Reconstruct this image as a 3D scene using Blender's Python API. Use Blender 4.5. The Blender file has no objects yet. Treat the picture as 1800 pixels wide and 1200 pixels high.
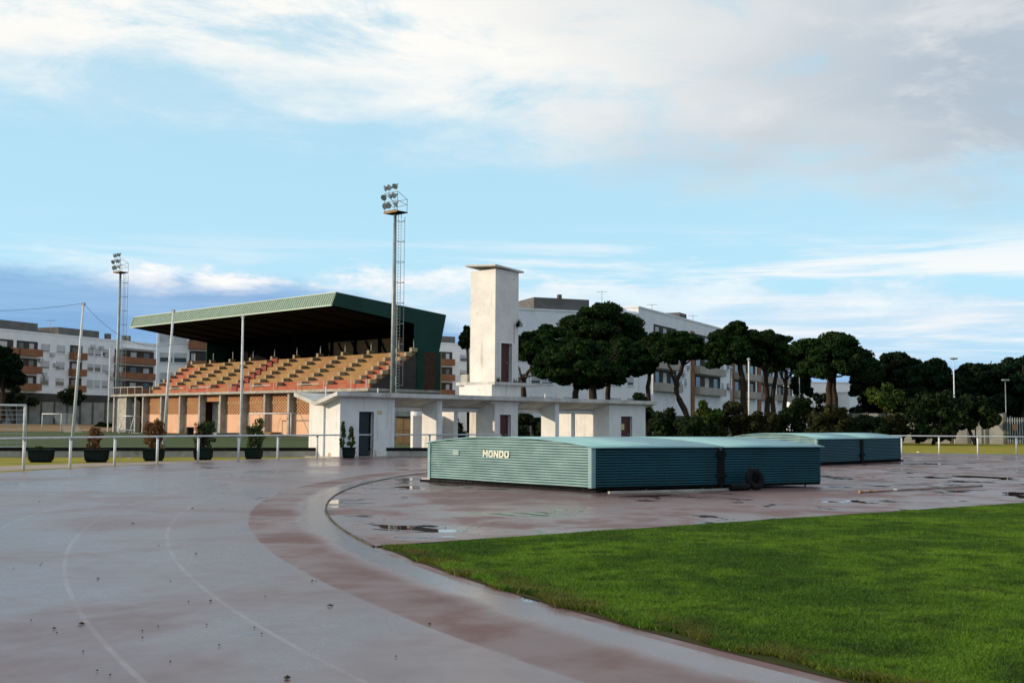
import bpy, math, random
import numpy as np
from mathutils import Vector, Matrix

# ------------------------------------------------------------------ camera, sky, sun, exposure
S = bpy.context.scene
COL = S.collection
EYE, FPX = 1.65, 2000.0
PITCH, ROLL = math.atan(142 / 2000), math.radians(.404)
cd = bpy.data.cameras.new('camera'); cam = bpy.data.objects.new('camera', cd); COL.objects.link(cam)
cd.sensor_width = 36; cd.lens = 40; cd.clip_end = 6000; cd.clip_start = .05
CM = Matrix.Rotation(math.pi / 2 + PITCH, 4, 'X') @ Matrix.Rotation(ROLL, 4, 'Z')
cam.matrix_world = Matrix.Translation((0, 0, EYE)) @ CM
S.camera = cam
SUN_EL, SUN_DIR = math.radians(12.5), Vector((-.985, -.15, 0)).normalized()
sund = bpy.data.lights.new('sun', 'SUN'); sun = bpy.data.objects.new('sun', sund); COL.objects.link(sun)
sund.energy = 3.4; sund.angle = math.radians(.6); sund.color = (1, .82, .59)
sv = Vector((SUN_DIR.x * math.cos(SUN_EL), SUN_DIR.y * math.cos(SUN_EL), math.sin(SUN_EL)))
sun.location = sv * 200
sun.rotation_euler = sv.to_track_quat('Z', 'Y').to_euler()
S.view_settings.view_transform = 'Standard'; S.view_settings.look = 'None'
S.view_settings.exposure = 0.22; S.view_settings.gamma = 1; S.view_settings.use_curve_mapping = False

W = bpy.data.worlds.new('World'); S.world = W; W.use_nodes = True
wt = W.node_tree; wt.nodes.clear()
class NG:
    """small helper to write node graphs"""
    def __init__(s, t): s.t = t
    def n(s, typ, ins=None, **kw):
        nd = s.t.nodes.new(typ)
        for k, v in kw.items(): setattr(nd, k, v)
        for k, v in (ins or {}).items():
            if hasattr(v, 'is_output'): s.t.links.new(v, nd.inputs[k])
            elif v is not None: nd.inputs[k].default_value = v
        return nd
    def m(s, op, a, b=None, c=None, clamp=False):
        i = {0: a}
        if b is not None: i[1] = b
        if c is not None: i[2] = c
        return s.n('ShaderNodeMath', i, operation=op, use_clamp=clamp).outputs[0]
    def ramp(s, x, a, b, lo=0., hi=1.):
        nd = s.n('ShaderNodeMapRange', {0: x, 1: a, 2: b, 3: lo, 4: hi}, interpolation_type='SMOOTHSTEP')
        return nd.outputs[0]
    def mix(s, f, a, b, bt='MIX'):
        nd = s.n('ShaderNodeMix', {0: f}, data_type='RGBA', blend_type=bt)
        for k, v in ((6, a), (7, b)):
            if hasattr(v, 'is_output'): s.t.links.new(v, nd.inputs[k])
            else: nd.inputs[k].default_value = (*v, 1) if len(v) == 3 else v
        return nd.outputs[2]
    def noise(s, vec, scale, detail=4, rough=.55, dist=0.):
        return s.n('ShaderNodeTexNoise', {'Vector': vec, 'Scale': scale, 'Detail': detail, 'Roughness': rough, 'Distortion': dist}).outputs[0]
    def comb(s, x, y, z=0.):
        return s.n('ShaderNodeCombineXYZ', {0: x, 1: y, 2: z}).outputs[0]

g = NG(wt)
SKY = g.n('ShaderNodeTexSky', sky_type='NISHITA', sun_disc=False, sun_elevation=SUN_EL,
          sun_rotation=math.atan2(SUN_DIR.x, SUN_DIR.y) % (2 * math.pi), air_density=1.0, dust_density=.6, ozone_density=1.6)
dirv = g.n('ShaderNodeTexCoord').outputs['Generated']
sx = g.n('ShaderNodeSeparateXYZ', {0: dirv})
dx, dy, el = sx.outputs
zz = g.m('ADD', g.m('MAXIMUM', el, 0.), .07)
plane = g.comb(g.m('DIVIDE', dx, zz), g.m('DIVIDE', dy, zz))
dome = g.comb(dx, g.m('MULTIPLY', dy, .6), g.m('MULTIPLY', el, 3.2))          # flattened puffs near the horizon
streak = g.comb(dx, g.m('MULTIPLY', dy, .6), g.m('MULTIPLY', el, 14.))
base = g.mix(1., SKY.outputs[0], (1.06, 1.02, .94), 'MULTIPLY')
nA = g.noise(plane, 1.5, 9, .64, .5); nA2 = g.noise(plane, .42, 4, .5); nA3 = g.noise(dome, 9., 6, .6)
nD = g.noise(dome, 7., 8, .62); nS = g.noise(streak, 3.4, 6, .62, .3)
# cloud colours are given in sky units (background strength below is .1)
CB = 10.
# high haze that pales the blue
base = g.mix(g.ramp(el, .42, .05, .66, .82), base, (.47 * CB, .77 * CB, .95 * CB))
base = g.mix(g.ramp(el, .13, .03, 0., .55), base, (.30 * CB, .50 * CB, .76 * CB))
# thin white streaks low over the right
right = g.ramp(dx, -.22, .1)
mS = g.m('MULTIPLY', g.m('MULTIPLY', g.ramp(nS, .44, .62), g.ramp(el, .175, .13)), g.ramp(el, .035, .075))
base = g.mix(g.m('MULTIPLY', mS, g.m('MULTIPLY_ADD', right, .55, .3)), base, (.86 * CB, .85 * CB, .84 * CB))
# cumulus tops behind the blue bank
puff = g.m('MULTIPLY', g.ramp(g.m('ADD', nD, g.m('MULTIPLY', g.m('SUBTRACT', .128, g.m('ADD', el, g.m('MULTIPLY', right, .004))), 4.5)), .50, .62), g.ramp(el, .055, .095))
puff = g.m('MULTIPLY', puff, g.ramp(dx, -.385, -.30, .25, 1.))
puffc = g.mix(g.ramp(nD, .46, .66), (.62 * CB, .70 * CB, .80 * CB), (.92 * CB, .89 * CB, .86 * CB))
base = g.mix(g.m('MULTIPLY', puff, g.m('SUBTRACT', .92, g.m('MULTIPLY', right, .42))), base, puffc)
# blue grey bank in front of them, sinking towards the right
bt = g.m('SUBTRACT', .120, g.m('MULTIPLY', g.ramp(dx, -.22, .10), .075))
bank = g.ramp(g.m('SUBTRACT', g.m('ADD', el, g.m('MULTIPLY', g.m('SUBTRACT', nD, .5), .05)), bt), .008, -.012)
bankc = g.mix(g.ramp(nS, .35, .65), (.17 * CB, .34 * CB, .60 * CB), (.24 * CB, .43 * CB, .68 * CB))
base = g.mix(g.m('MULTIPLY', bank, .9), base, bankc)
# upper soft deck
eA = g.m('SUBTRACT', .262, g.m('MULTIPLY', g.ramp(dx, -.1, .42), .075))
mA = g.ramp(g.m('SUBTRACT', g.m('ADD', el, g.m('ADD', g.m('MULTIPLY', g.m('SUBTRACT', nA2, .5), .14), g.m('MULTIPLY', g.m('SUBTRACT', nA3, .5), .14))), eA), -.045, .05)
holes = g.ramp(g.m('ADD', nA, g.m('MULTIPLY', g.ramp(dx, -.3, .25), .14)), .40, .60)
mA = g.m('MULTIPLY', mA, g.m('MULTIPLY_ADD', holes, .82, .18))
shade = g.ramp(g.m('ADD', g.m('MULTIPLY', nA2, .7), g.m('MULTIPLY', dx, .55)), .28, .62)
deck = g.mix(shade, (.90 * CB, .87 * CB, .82 * CB), (.40 * CB, .46 * CB, .53 * CB))
deck = g.mix(g.m('MULTIPLY', g.ramp(nA, .5, .72), .5), deck, (.84 * CB, .81 * CB, .77 * CB))
base = g.mix(g.m('MULTIPLY', mA, .93), base, deck)
bg = g.n('ShaderNodeBackground', {0: base, 1: .1})
wo = g.n('ShaderNodeOutputWorld'); wt.links.new(bg.outputs[0], wo.inputs[0])

# ------------------------------------------------------------------ geometry helpers
R3 = CM.to_3x3()
def ray(px, py):
    return R3 @ Vector(((px - 900) / FPX, (600 - py) / FPX, -1))
def G(px, py, z=0.):                         # point of the photograph on the level z
    r = ray(px, py); k = (z - EYE) / r.z
    return Vector((r.x * k, r.y * k, z))
def P(px, py, d):                            # point of the photograph at distance d along the view
    r = ray(px, py); k = d / r.y
    return Vector((r.x * k, d, EYE + r.z * k))

class MB:
    def __init__(s): s.v = []; s.f = []
    def add(s, vs, fs):
        o = len(s.v); s.v += [tuple(v) for v in vs]; s.f += [tuple(i + o for i in f) for f in fs]; return s
    def hexa(s, p):                          # 8 points: bottom 4, top 4
        return s.add(p, [(3, 2, 1, 0), (4, 5, 6, 7), (0, 1, 5, 4), (1, 2, 6, 5), (2, 3, 7, 6), (3, 0, 4, 7)])
    def box(s, x0, x1, y0, y1, z0, z1, bev=0.):
        if bev <= 0:
            return s.hexa([(x0, y0, z0), (x1, y0, z0), (x1, y1, z0), (x0, y1, z0), (x0, y0, z1), (x1, y0, z1), (x1, y1, z1), (x0, y1, z1)])
        b = bev
        def ring(i, z): return [(x0 + b + i, y0 + i, z), (x1 - b - i, y0 + i, z), (x1 - i, y0 + b + i, z), (x1 - i, y1 - b - i, z), (x1 - b - i, y1 - i, z), (x0 + b + i, y1 - i, z), (x0 + i, y1 - b - i, z), (x0 + i, y0 + b + i, z)]
        rs = ring(b, z0) + ring(0, z0 + b) + ring(0, z1 - b) + ring(b, z1)
        fs = [tuple(range(7, -1, -1)), tuple(range(24, 32))]
        for k in range(3):
            for i in range(8): fs.append((k * 8 + i, k * 8 + (i + 1) % 8, k * 8 + 8 + (i + 1) % 8, k * 8 + 8 + i))
        return s.add(rs, fs)
    def prism(s, poly, axis, a, b):          # poly of 2D points extruded along an axis
        def pt(p, h): return {'x': (h, p[0], p[1]), 'y': (p[0], h, p[1]), 'z': (p[0], p[1], h)}[axis]
        n = len(poly)
        return s.add([pt(p, a) for p in poly] + [pt(p, b) for p in poly],
                     [tuple(range(n - 1, -1, -1)), tuple(range(n, 2 * n))] + [(i, (i + 1) % n, n + (i + 1) % n, n + i) for i in range(n)])
    def tube(s, pts, rad, n=8, cap=True):
        pts = [Vector(p) for p in pts]; rs = rad if isinstance(rad, (list, tuple)) else [rad] * len(pts)
        o = []; fs = []
        for i, p in enumerate(pts):
            t = (pts[min(i + 1, len(pts) - 1)] - pts[max(i - 1, 0)]).normalized()
            a = t.orthogonal().normalized() if abs(t.z) < .95 else (Vector((1, 0, 0)) - t * t.x).normalized()
            if abs(t.z) < .95: a = t.cross(Vector((0, 0, 1))).normalized()
            b = t.cross(a)
            o += [p + (a * math.cos(2 * math.pi * k / n) + b * math.sin(2 * math.pi * k / n)) * rs[i] for k in range(n)]
        for i in range(len(pts) - 1):
            for k in range(n): fs.append((i * n + k, i * n + (k + 1) % n, i * n + n + (k + 1) % n, i * n + n + k))
        if cap: fs += [tuple(range(n - 1, -1, -1)), tuple(range((len(pts) - 1) * n, len(pts) * n))]
        return s.add(o, fs)
    def lathe(s, prof, n=20, c=(0, 0, 0)):
        o = [(c[0] + r * math.cos(2 * math.pi * k / n), c[1] + r * math.sin(2 * math.pi * k / n), c[2] + z) for r, z in prof for k in range(n)]
        fs = [(i * n + k, i * n + (k + 1) % n, i * n + n + (k + 1) % n, i * n + n + k) for i in range(len(prof) - 1) for k in range(n)]
        return s.add(o, fs)
    def mesh(s, name, smooth=False):
        me = bpy.data.meshes.new(name); me.from_pydata(s.v, [], s.f); me.update()
        if smooth:
            for p in me.polygons: p.use_smooth = True
        return me

def obox(mb, a, d, n, x0, x1, y0, y1, z0, z1):                     # box in a frame a + d*x + n*y
    q = lambda x, y, z: (a.x + d.x * x + n.x * y, a.y + d.y * x + n.y * y, z)
    mb.hexa([q(x0, y0, z0), q(x1, y0, z0), q(x1, y1, z0), q(x0, y1, z0), q(x0, y0, z1), q(x1, y0, z1), q(x1, y1, z1), q(x0, y1, z1)])

def link(name, data, material=None, parent=None, loc=None, rz=None):
    o = bpy.data.objects.new(name, data); COL.objects.link(o)
    if data is not None and material is not None and not data.materials: data.materials.append(material)
    if parent is not None: o.parent = parent
    if loc is not None: o.location = loc
    if rz is not None: o.rotation_euler.z = rz
    return o
def part(name, mb, material, parent, smooth=False, loc=None):
    return link(name, mb.mesh(name, smooth), material, parent, loc)
def tag(o, label, cat, group=None):
    o['label'] = label; o['category'] = cat
    if group: o['group'] = group
    return o
def thing(name, label, cat, loc=(0, 0, 0), rz=0., group=None):
    return tag(link(name, None, None, None, loc, rz), label, cat, group)
def kind(o, k): o['kind'] = k; return o
def solo(name, mb, material, label, cat, loc=(0, 0, 0), rz=0., group=None, smooth=False):
    return tag(link(name, mb.mesh(name, smooth), material, None, loc, rz), label, cat, group)
def copy_tree(o, parent=None):
    c = o.copy(); COL.objects.link(c)
    if parent is not None: c.parent = parent
    for ch in list(o.children): copy_tree(ch, c)
    return c
def np_mesh(name, V, Fq, smooth=False):
    me = bpy.data.meshes.new(name); n, k = Fq.shape
    me.vertices.add(len(V)); me.vertices.foreach_set('co', V.astype(np.float32).ravel())
    me.loops.add(n * k); me.loops.foreach_set('vertex_index', Fq.astype(np.int32).ravel())
    me.polygons.add(n); me.polygons.foreach_set('loop_start', np.arange(0, n * k, k, dtype=np.int32))
    me.polygons.foreach_set('loop_total', np.full(n, k, dtype=np.int32))
    me.update(calc_edges=True)
    return me

# ------------------------------------------------------------------ materials
def mat(name, c1, c2=None, scale=3., rough=.7, spec=.3, bump=0., bscale=None, metal=0., detail=5, lo=.35, hi=.65, coord='pos', stretch=None, dirt=None, dscale=1.2, dlo=.55, dhi=.75):
    m = bpy.data.materials.new(name); m.use_nodes = True; q = NG(m.node_tree)
    b = m.node_tree.nodes['Principled BSDF']
    vec = q.n('ShaderNodeNewGeometry').outputs['Position'] if coord == 'pos' else q.n('ShaderNodeTexCoord').outputs['Object']
    if stretch: vec = q.n('ShaderNodeVectorMath', {0: vec, 1: stretch}, operation='MULTIPLY').outputs[0]
    c = None
    if c2 is not None:
        c = q.mix(q.ramp(q.noise(vec, scale, detail, .6), lo, hi), c1, c2)
    if dirt is not None:
        c = q.mix(q.m('MULTIPLY', q.ramp(q.noise(vec, dscale, 8, .68, .3), dlo, dhi), .85), c if c is not None else c1, dirt)
    if c is None: b.inputs['Base Color'].default_value = (*c1, 1)
    else: m.node_tree.links.new(c, b.inputs['Base Color'])
    b.inputs['Roughness'].default_value = rough; b.inputs['Specular IOR Level'].default_value = spec; b.inputs['Metallic'].default_value = metal
    if bump:
        nb = q.n('ShaderNodeBump', {'Height': q.noise(vec, bscale or scale * 6, 5, .6), 'Strength': bump, 'Distance': .02})
        m.node_tree.links.new(nb.outputs[0], b.inputs['Normal'])
    return m
def leaf_mat(name, a, b_, c, scale=.5, rough=.75, trans=.12):
    m = bpy.data.materials.new(name); m.use_nodes = True; q = NG(m.node_tree)
    b = m.node_tree.nodes['Principled BSDF']; geo = q.n('ShaderNodeNewGeometry')
    col = q.mix(q.ramp(q.noise(geo.outputs['Position'], scale, 3, .5), .35, .65), a, b_)
    col = q.mix(q.m('MULTIPLY', q.m('POWER', geo.outputs['Random Per Island'], 2.), .8), col, c)
    m.node_tree.links.new(col, b.inputs['Base Color'])
    b.inputs['Roughness'].default_value = rough; b.inputs['Specular IOR Level'].default_value = .05
    tr = q.n('ShaderNodeBsdfTranslucent', {0: col})
    mx = q.n('ShaderNodeMixShader', {0: trans, 1: b.outputs[0], 2: tr.outputs[0]})
    m.node_tree.links.new(mx.outputs[0], m.node_tree.nodes['Material Output'].inputs[0])
    return m

M = {}
M['white'] = mat('white_render', (.76, .75, .74), (.69, .68, .67), 1.4, .85, .2, .12, 30, dirt=(.50, .44, .37), dscale=4.5, dlo=.66, dhi=.72)
def peel(m):
    q = NG(m.node_tree); b = m.node_tree.nodes['Principled BSDF']; src = b.inputs['Base Color'].links[0].from_socket
    pos = q.n('ShaderNodeNewGeometry').outputs['Position']; z = q.n('ShaderNodeSeparateXYZ', {0: pos}).outputs[2]
    k = q.ramp(q.m('SUBTRACT', q.noise(pos, 1.6, 7, .66, .4), q.m('MULTIPLY', z, .22)), .50, .545)
    m.node_tree.links.new(q.mix(q.m('MULTIPLY', k, .9), src, q.mix(q.noise(pos, 5., 4), (.46, .20, .10), (.50, .40, .30))), b.inputs['Base Color'])
peel(M['white'])
M['white_soft'] = mat('white_render_clean', (.80, .80, .82), (.73, .74, .77), .5, .85, .2, .05, 12)
M['tower'] = mat('tower_render', (.76, .73, .69), (.66, .63, .60), 1.1, .85, .2, .2, 24, dirt=(.32, .24, .17), dscale=6., dlo=.635, dhi=.67)
M['concrete'] = mat('grey_concrete', (.44, .42, .38), (.32, .30, .27), 1.2, .9, .2, .25, 20, dirt=(.16, .14, .11), dscale=2., dlo=.52, dhi=.75)
M['slab'] = mat('roof_slab_concrete', (.60, .59, .57), (.44, .42, .39), .9, .9, .2, .2, 14, dirt=(.20, .18, .15), dscale=1.1, dlo=.56, dhi=.74)
M['tan'] = mat('tan_terrace', (.38, .235, .105), (.30, .18, .08), .8, .9, .15, .1, 14, dirt=(.34, .16, .10), dscale=.28, dlo=.50, dhi=.66)
M['tanred'] = mat('red_terrace', (.38, .095, .06), (.38, .18, .095), .35, .9, .15, .1, 14)
M['red'] = mat('red_paint', (.30, .045, .035), (.22, .03, .03), 2., .7, .3)
M['fascia'] = mat('pale_green_sheet', (.25, .33, .26), (.20, .28, .22), 1.2, .45, .4)
M['trim'] = mat('pale_trim', (.45, .55, .46), None, 1, .5, .4)
M['dkgreen'] = mat('dark_green_sheet', (.006, .050, .036), (.005, .038, .029), .6, .6, .25)
M['dark'] = mat('dark_steel_and_roof_shade', (.005, .006, .006), (.008, .008, .008), 3., .9, .04)
M['plaster'] = mat('salmon_plaster', (.72, .44, .29), (.64, .38, .25), .7, .9, .15, .1, 14, dirt=(.66, .48, .34), dscale=.6)
M['steel'] = mat('galvanised_steel', (.30, .33, .34), (.22, .25, .26), 2., .5, .5, metal=.3)
M['paintwhite'] = mat('worn_white_paint', (.74, .74, .74), (.60, .60, .60), 3., .55, .4, dirt=(.30, .22, .16), dscale=3.2, dlo=.62, dhi=.72)
M['rail'] = mat('rail_paint', (.62, .65, .68), (.50, .53, .56), 4., .4, .5)
M['planter'] = mat('dark_green_planter', (.004, .010, .010), (.006, .013, .012), 5., .8, .08)
M['brownpar'] = mat('brown_balcony_render', (.27, .125, .065), (.22, .10, .055), .4, .9, .15)
M['beigepar'] = mat('beige_balcony_render', (.40, .36, .31), (.34, .31, .27), .4, .9, .15)
M['recess'] = mat('dark_wall_and_loggia_shade', (.07, .062, .058), (.05, .045, .042), .6, .9, .15)  # dark tone paints the shade inside the loggias; also used on dark walls
M['shutter'] = mat('window_shutter', (.50, .51, .52), (.40, .41, .42), .6, .7, .3)
M['glass'] = mat('window_glass', (.03, .04, .045), None, 1, .12, .6)
M['greybox'] = mat('roof_house_render', (.13, .125, .12), (.10, .095, .09), .5, .9, .15)
M['panel'] = mat('wall_panel_concrete', (.30, .30, .28), (.20, .20, .19), .5, .9, .2, .1, 6, dirt=(.20, .18, .15), dscale=.5)
M['postdark'] = mat('wall_post_concrete', (.10, .10, .09), (.07, .07, .06), 1., .9, .2)
M['doorred'] = mat('dark_red_door', (.085, .014, .012), (.06, .010, .009), 3., .5, .35)
M['doorteal'] = mat('dark_teal_door', (.008, .022, .028), (.006, .016, .022), 2., .5, .35)
M['interior'] = mat('unlit_interior', (.05, .045, .04), None, 1, .9, .1)
M['black'] = mat('black_rubber', (.008, .008, .009), (.013, .013, .013), 6., .85, .1)
M['wood'] = mat('brown_wood', (.34, .20, .09), (.26, .15, .07), 2., .7, .25)
M['bark'] = mat('pine_bark', (.060, .042, .030), (.035, .026, .02), 2., .95, .1, .5, 9, stretch=(1, 1, .25))
M['lamphead'] = mat('lamp_housing', (.40, .42, .42), (.28, .30, .30), 3., .4, .5)
M['lampglass'] = mat('lamp_glass', (.10, .13, .14), None, 1, .15, .7)
M['yellow'] = mat('faded_yellow_plate', (.60, .52, .24), None, 1, .6, .3)
M['pine'] = leaf_mat('pine_needles', (.009, .026, .008), (.005, .016, .006), (.030, .056, .010), .35)
M['pinefar'] = leaf_mat('far_pine_needles', (.006, .018, .009), (.004, .012, .007), (.015, .030, .010), .25)
M['bush'] = leaf_mat('shrub_leaves', (.014, .028, .010), (.008, .017, .007), (.030, .042, .014), .4)
M['bushlight'] = leaf_mat('light_shrub_leaves', (.040, .068, .012), (.024, .045, .010), (.07, .09, .02), .5)
M['bushbrown'] = leaf_mat('brown_shrub_leaves', (.028, .032, .012), (.018, .022, .009), (.048, .046, .018), .5)
M['dry'] = leaf_mat('dry_red_leaves', (.17, .07, .035), (.11, .05, .025), (.24, .13, .06), 3.)
M['potgreen'] = leaf_mat('pot_shrub_leaves', (.05, .085, .03), (.035, .06, .022), (.10, .12, .045), 3.)

def streaks(m, col, amt, sc=1.6, lo=.56, hi=.74):
    q = NG(m.node_tree); b = m.node_tree.nodes['Principled BSDF']; src = b.inputs['Base Color'].links[0].from_socket
    pos = q.n('ShaderNodeNewGeometry').outputs['Position']
    v = q.n('ShaderNodeVectorMath', {0: pos, 1: (1, 1, .09)}, operation='MULTIPLY').outputs[0]
    k = q.m('MULTIPLY', q.ramp(q.noise(v, sc, 7, .66), lo, hi), q.ramp(q.noise(pos, .5, 3), .35, .6))
    m.node_tree.links.new(q.mix(q.m('MULTIPLY', k, amt), src, col), b.inputs['Base Color'])
streaks(M['white'], (.34, .31, .27), .7, 2.2, .52, .70); streaks(M['tower'], (.34, .30, .25), .75, 2.4, .52, .70); streaks(M['slab'], (.15, .14, .12), .7, 2.)
streaks(M['white_soft'], (.38, .37, .36), .5, .7); streaks(M['brownpar'], (.12, .07, .05), .6, .8); streaks(M['plaster'], (.40, .22, .14), .5, 1.1); streaks(M['concrete'], (.12, .11, .09), .6, 1.4)
# brick screen: pierced orange brickwork, too fine to build brick by brick at this distance
def brick_mat(name, diamond):
    m = bpy.data.materials.new(name); m.use_nodes = True; q = NG(m.node_tree); b = m.node_tree.nodes['Principled BSDF']
    tc = q.n('ShaderNodeTexCoord').outputs['Object']; s3 = q.n('ShaderNodeSeparateXYZ', {0: tc})
    yz = q.comb(s3.outputs[1], s3.outputs[2])
    br = q.n('ShaderNodeTexBrick', {'Vector': yz, 'Color1': (.44, .17, .06, 1), 'Color2': (.34, .125, .045, 1), 'Mortar': (.46, .30, .18, 1), 'Scale': 1., 'Mortar Size': .02, 'Brick Width': .30, 'Row Height': .11})
    c = br.outputs[0]
    if diamond:
        a = q.m('ADD', q.m('MULTIPLY', s3.outputs[1], 1.7), q.m('MULTIPLY', s3.outputs[2], 2.4))
        d = q.m('SUBTRACT', q.m('MULTIPLY', s3.outputs[1], 1.7), q.m('MULTIPLY', s3.outputs[2], 2.4))
        k = q.m('MULTIPLY', q.m('GREATER_THAN', q.m('FRACT', a), .45), q.m('GREATER_THAN', q.m('FRACT', d), .45))
        c = q.mix(q.m('MULTIPLY', k, .95), c, (.09, .04, .025))
    c = q.mix(q.m('MULTIPLY', q.ramp(q.noise(tc, .6, 4), .5, .7), .3), c, (.50, .30, .17))
    m.node_tree.links.new(c, b.inputs['Base Color']); b.inputs['Roughness'].default_value = .9; b.inputs['Specular IOR Level'].default_value = .15
    return m
M['brickshade'] = mat('shaded_brown_brick', (.085, .045, .03), (.06, .034, .024), 2., .9, .1)  # darker brick copy with the end pier's shade in its colour
M['brick'] = brick_mat('orange_brick', False); M['lattice'] = brick_mat('pierced_brick_screen', True)

# ------------------------------------------------------------------ ground
TC = Vector((32.5, 27.5, 0))                                     # centre of the bend
def polysheet(name, pts, z, material):
    mb = MB(); mb.add([(p[0], p[1], z) for p in pts], [tuple(range(len(pts)))])
    return kind(link(name, mb.mesh(name), material), 'structure')

M['earth'] = mat('rough_ground', (.10, .085, .045), (.055, .065, .025), .15, .95, .1, dirt=(.16, .12, .075), dscale=.05, dlo=.5, dhi=.65)
polysheet('ground', [(-2500, -800), (2500, -800), (2500, 4000), (-2500, 4000)], -.03, M['earth'])

# running track: worn wet synthetic surface
def track_material():
    m = bpy.data.materials.new('wet_red_track'); m.use_nodes = True; q = NG(m.node_tree); b = m.node_tree.nodes['Principled BSDF']
    pos = q.n('ShaderNodeNewGeometry').outputs['Position']
    rad = q.n('ShaderNodeVectorMath', {0: pos, 1: tuple(TC)}, operation='DISTANCE').outputs['Value']
    n1 = q.noise(pos, .22, 5, .6, .5); n2 = q.noise(pos, .9, 5, .6, .4); n3 = q.noise(pos, 3.2, 5, .65); fine = q.noise(pos, 260., 3, .7); mid = q.noise(pos, 38., 4, .7)
    lane1 = q.m('MULTIPLY', q.m('GREATER_THAN', rad, 36.5), q.m('LESS_THAN', rad, 37.80))
    outer = q.ramp(q.m('ADD', rad, q.m('MULTIPLY', q.m('SUBTRACT', n2, .5), .10)), 37.77, 37.83)
    lane1 = q.m('SUBTRACT', lane1, outer, clamp=True)
    inner = q.m('LESS_THAN', rad, 36.5)
    rim = q.m('MULTIPLY', lane1, q.ramp(q.m('ADD', rad, q.m('MULTIPLY', n2, .25)), 36.70, 37.30, 1., 0.))       # damp strip beside the kerb
    wet = q.m('ADD', q.m('MULTIPLY', outer, q.ramp(q.m('ADD', q.m('MULTIPLY', n1, .65), q.m('MULTIPLY', n2, .35)), .36, .60, .57, 1.03)), q.m('ADD', q.m('MULTIPLY', rim, 1.1), q.m('MULTIPLY', inner, q.ramp(q.m('ADD', q.m('MULTIPLY', n1, .5), q.m('MULTIPLY', n2, .5)), .40, .56, .24, .95))))
    wet = q.m('ADD', wet, q.m('MULTIPLY', lane1, q.ramp(q.m('ADD', q.m('MULTIPLY', n1, .5), q.m('MULTIPLY', n2, .5)), .40, .58, .12, .72)))
    wet = q.m('MULTIPLY', wet, q.ramp(n2, .2, .75, 1.1, .8), clamp=True)
    # standing water
    pud_in = q.ramp(q.m('ADD', q.m('MULTIPLY', n1, .45), q.m('MULTIPLY', q.noise(pos, .75, 4, .55, .8), .55)), .540, .585)
    pud_out = q.m('MULTIPLY', q.ramp(q.noise(pos, .34, 5, .6, .6), .62, .72), outer)
    pud = q.m('ADD', q.m('MULTIPLY', pud_in, inner), pud_out, clamp=True)
    base_c = q.mix(q.ramp(n2, .3, .7), (.150, .080, .078), (.112, .060, .062))
    base_c = q.mix(q.m('MULTIPLY', outer, .75), base_c, q.mix(q.ramp(n3, .3, .7), (.125, .068, .078), (.092, .051, .061)))
    base_c = q.mix(q.m('MULTIPLY', q.ramp(mid, .40, .72), .35), base_c, (.15, .10, .105))
    base_c = q.mix(q.m('MULTIPLY', q.ramp(fine, .52, .68), .6), base_c, (.045, .030, .030))
    base_c = q.mix(q.m('MULTIPLY', q.ramp(q.noise(pos, .5, 6, .65, 1.), .62, .74), .55), base_c, (.06, .048, .03))   # mossy stains
    lf = q.m('FRACT', q.m('DIVIDE', q.m('SUBTRACT', rad, 36.55), 1.22))                                # faded lane paint every 1.22 m
    line = q.m('MULTIPLY', q.m('MULTIPLY', q.ramp(lf, 0., .012), q.ramp(lf, .048, .036)), q.m('GREATER_THAN', rad, 38.5))
    line = q.m('MULTIPLY', line, q.ramp(q.m('ADD', q.m('MULTIPLY', n2, .6), q.m('MULTIPLY', mid, .4)), .36, .62, .08, .8))
    base_c = q.mix(q.m('MULTIPLY', line, .55), base_c, (.30, .26, .26))
    base_c = q.mix(q.m('MULTIPLY', pud, .6), base_c, (.05, .035, .035))
    m.node_tree.links.new(base_c, b.inputs['Base Color'])
    rough = q.m('SUBTRACT', .80, q.m('MULTIPLY', wet, .585))
    rough = q.m('ADD', rough, q.m('MULTIPLY', q.m('SUBTRACT', n3, .5), .12))
    rough = q.n('ShaderNodeMix', {0: pud, 2: rough, 3: .02}, data_type='FLOAT').outputs[0]
    m.node_tree.links.new(rough, b.inputs['Roughness'])
    m.node_tree.links.new(q.m('MULTIPLY_ADD', q.m('MAXIMUM', wet, pud), .95, .14), b.inputs['Specular IOR Level'])
    h = q.m('MULTIPLY', q.m('ADD', fine, mid), q.m('SUBTRACT', 1., pud))
    nb = q.n('ShaderNodeBump', {'Height': h, 'Strength': .12, 'Distance': .004}); m.node_tree.links.new(nb.outputs[0], b.inputs['Normal'])
    return m
M['track'] = track_material()
fpx = [(-330, 851), (-230, 842.5), (-135, 835.6), (-45, 829.6), (41, 825), (123, 821), (201, 817.4), (276, 814.4), (348, 811.7), (419, 809.2), (488, 806.8), (557, 804.8), (623, 803), (690, 801.5), (755, 800.2), (820, 799.2), (880, 798.4)]
FL = [G(*p) for p in fpx]
FR = [G(*p) for p in [(1450, 794.6), (1518, 795.3), (1585, 796), (1651, 796.7), (1719, 797.4), (1787, 798.1), (1856, 798.9), (1926, 799.8)]]
def toward(p, k):                                                 # a point shifted k metres towards the centre of the bend
    d = (TC - p); d.z = 0; return p + d.normalized() * k
off = [1.0, 1.0, .95, .9, .75, .6, .45, .32, .25, .2, .15, .12, .12, .12, .12, .12, .12]
TL = [toward(p, k) for p, k in zip(FL, off)]
TRt = [toward(p, .12) for p in FR]
back = [TC + Vector((math.cos(a), math.sin(a), 0)) * 49. for a in np.linspace(math.radians(176), math.radians(275), 30)]
back = [p for p in back if p.y < TL[0].y - .5]
mid_pts = [TL[-1] + (TRt[0] - TL[-1]) * t + Vector((0, 2.2 * math.sin(math.pi * t), 0)) for t in np.linspace(.08, .92, 10)]
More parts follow.
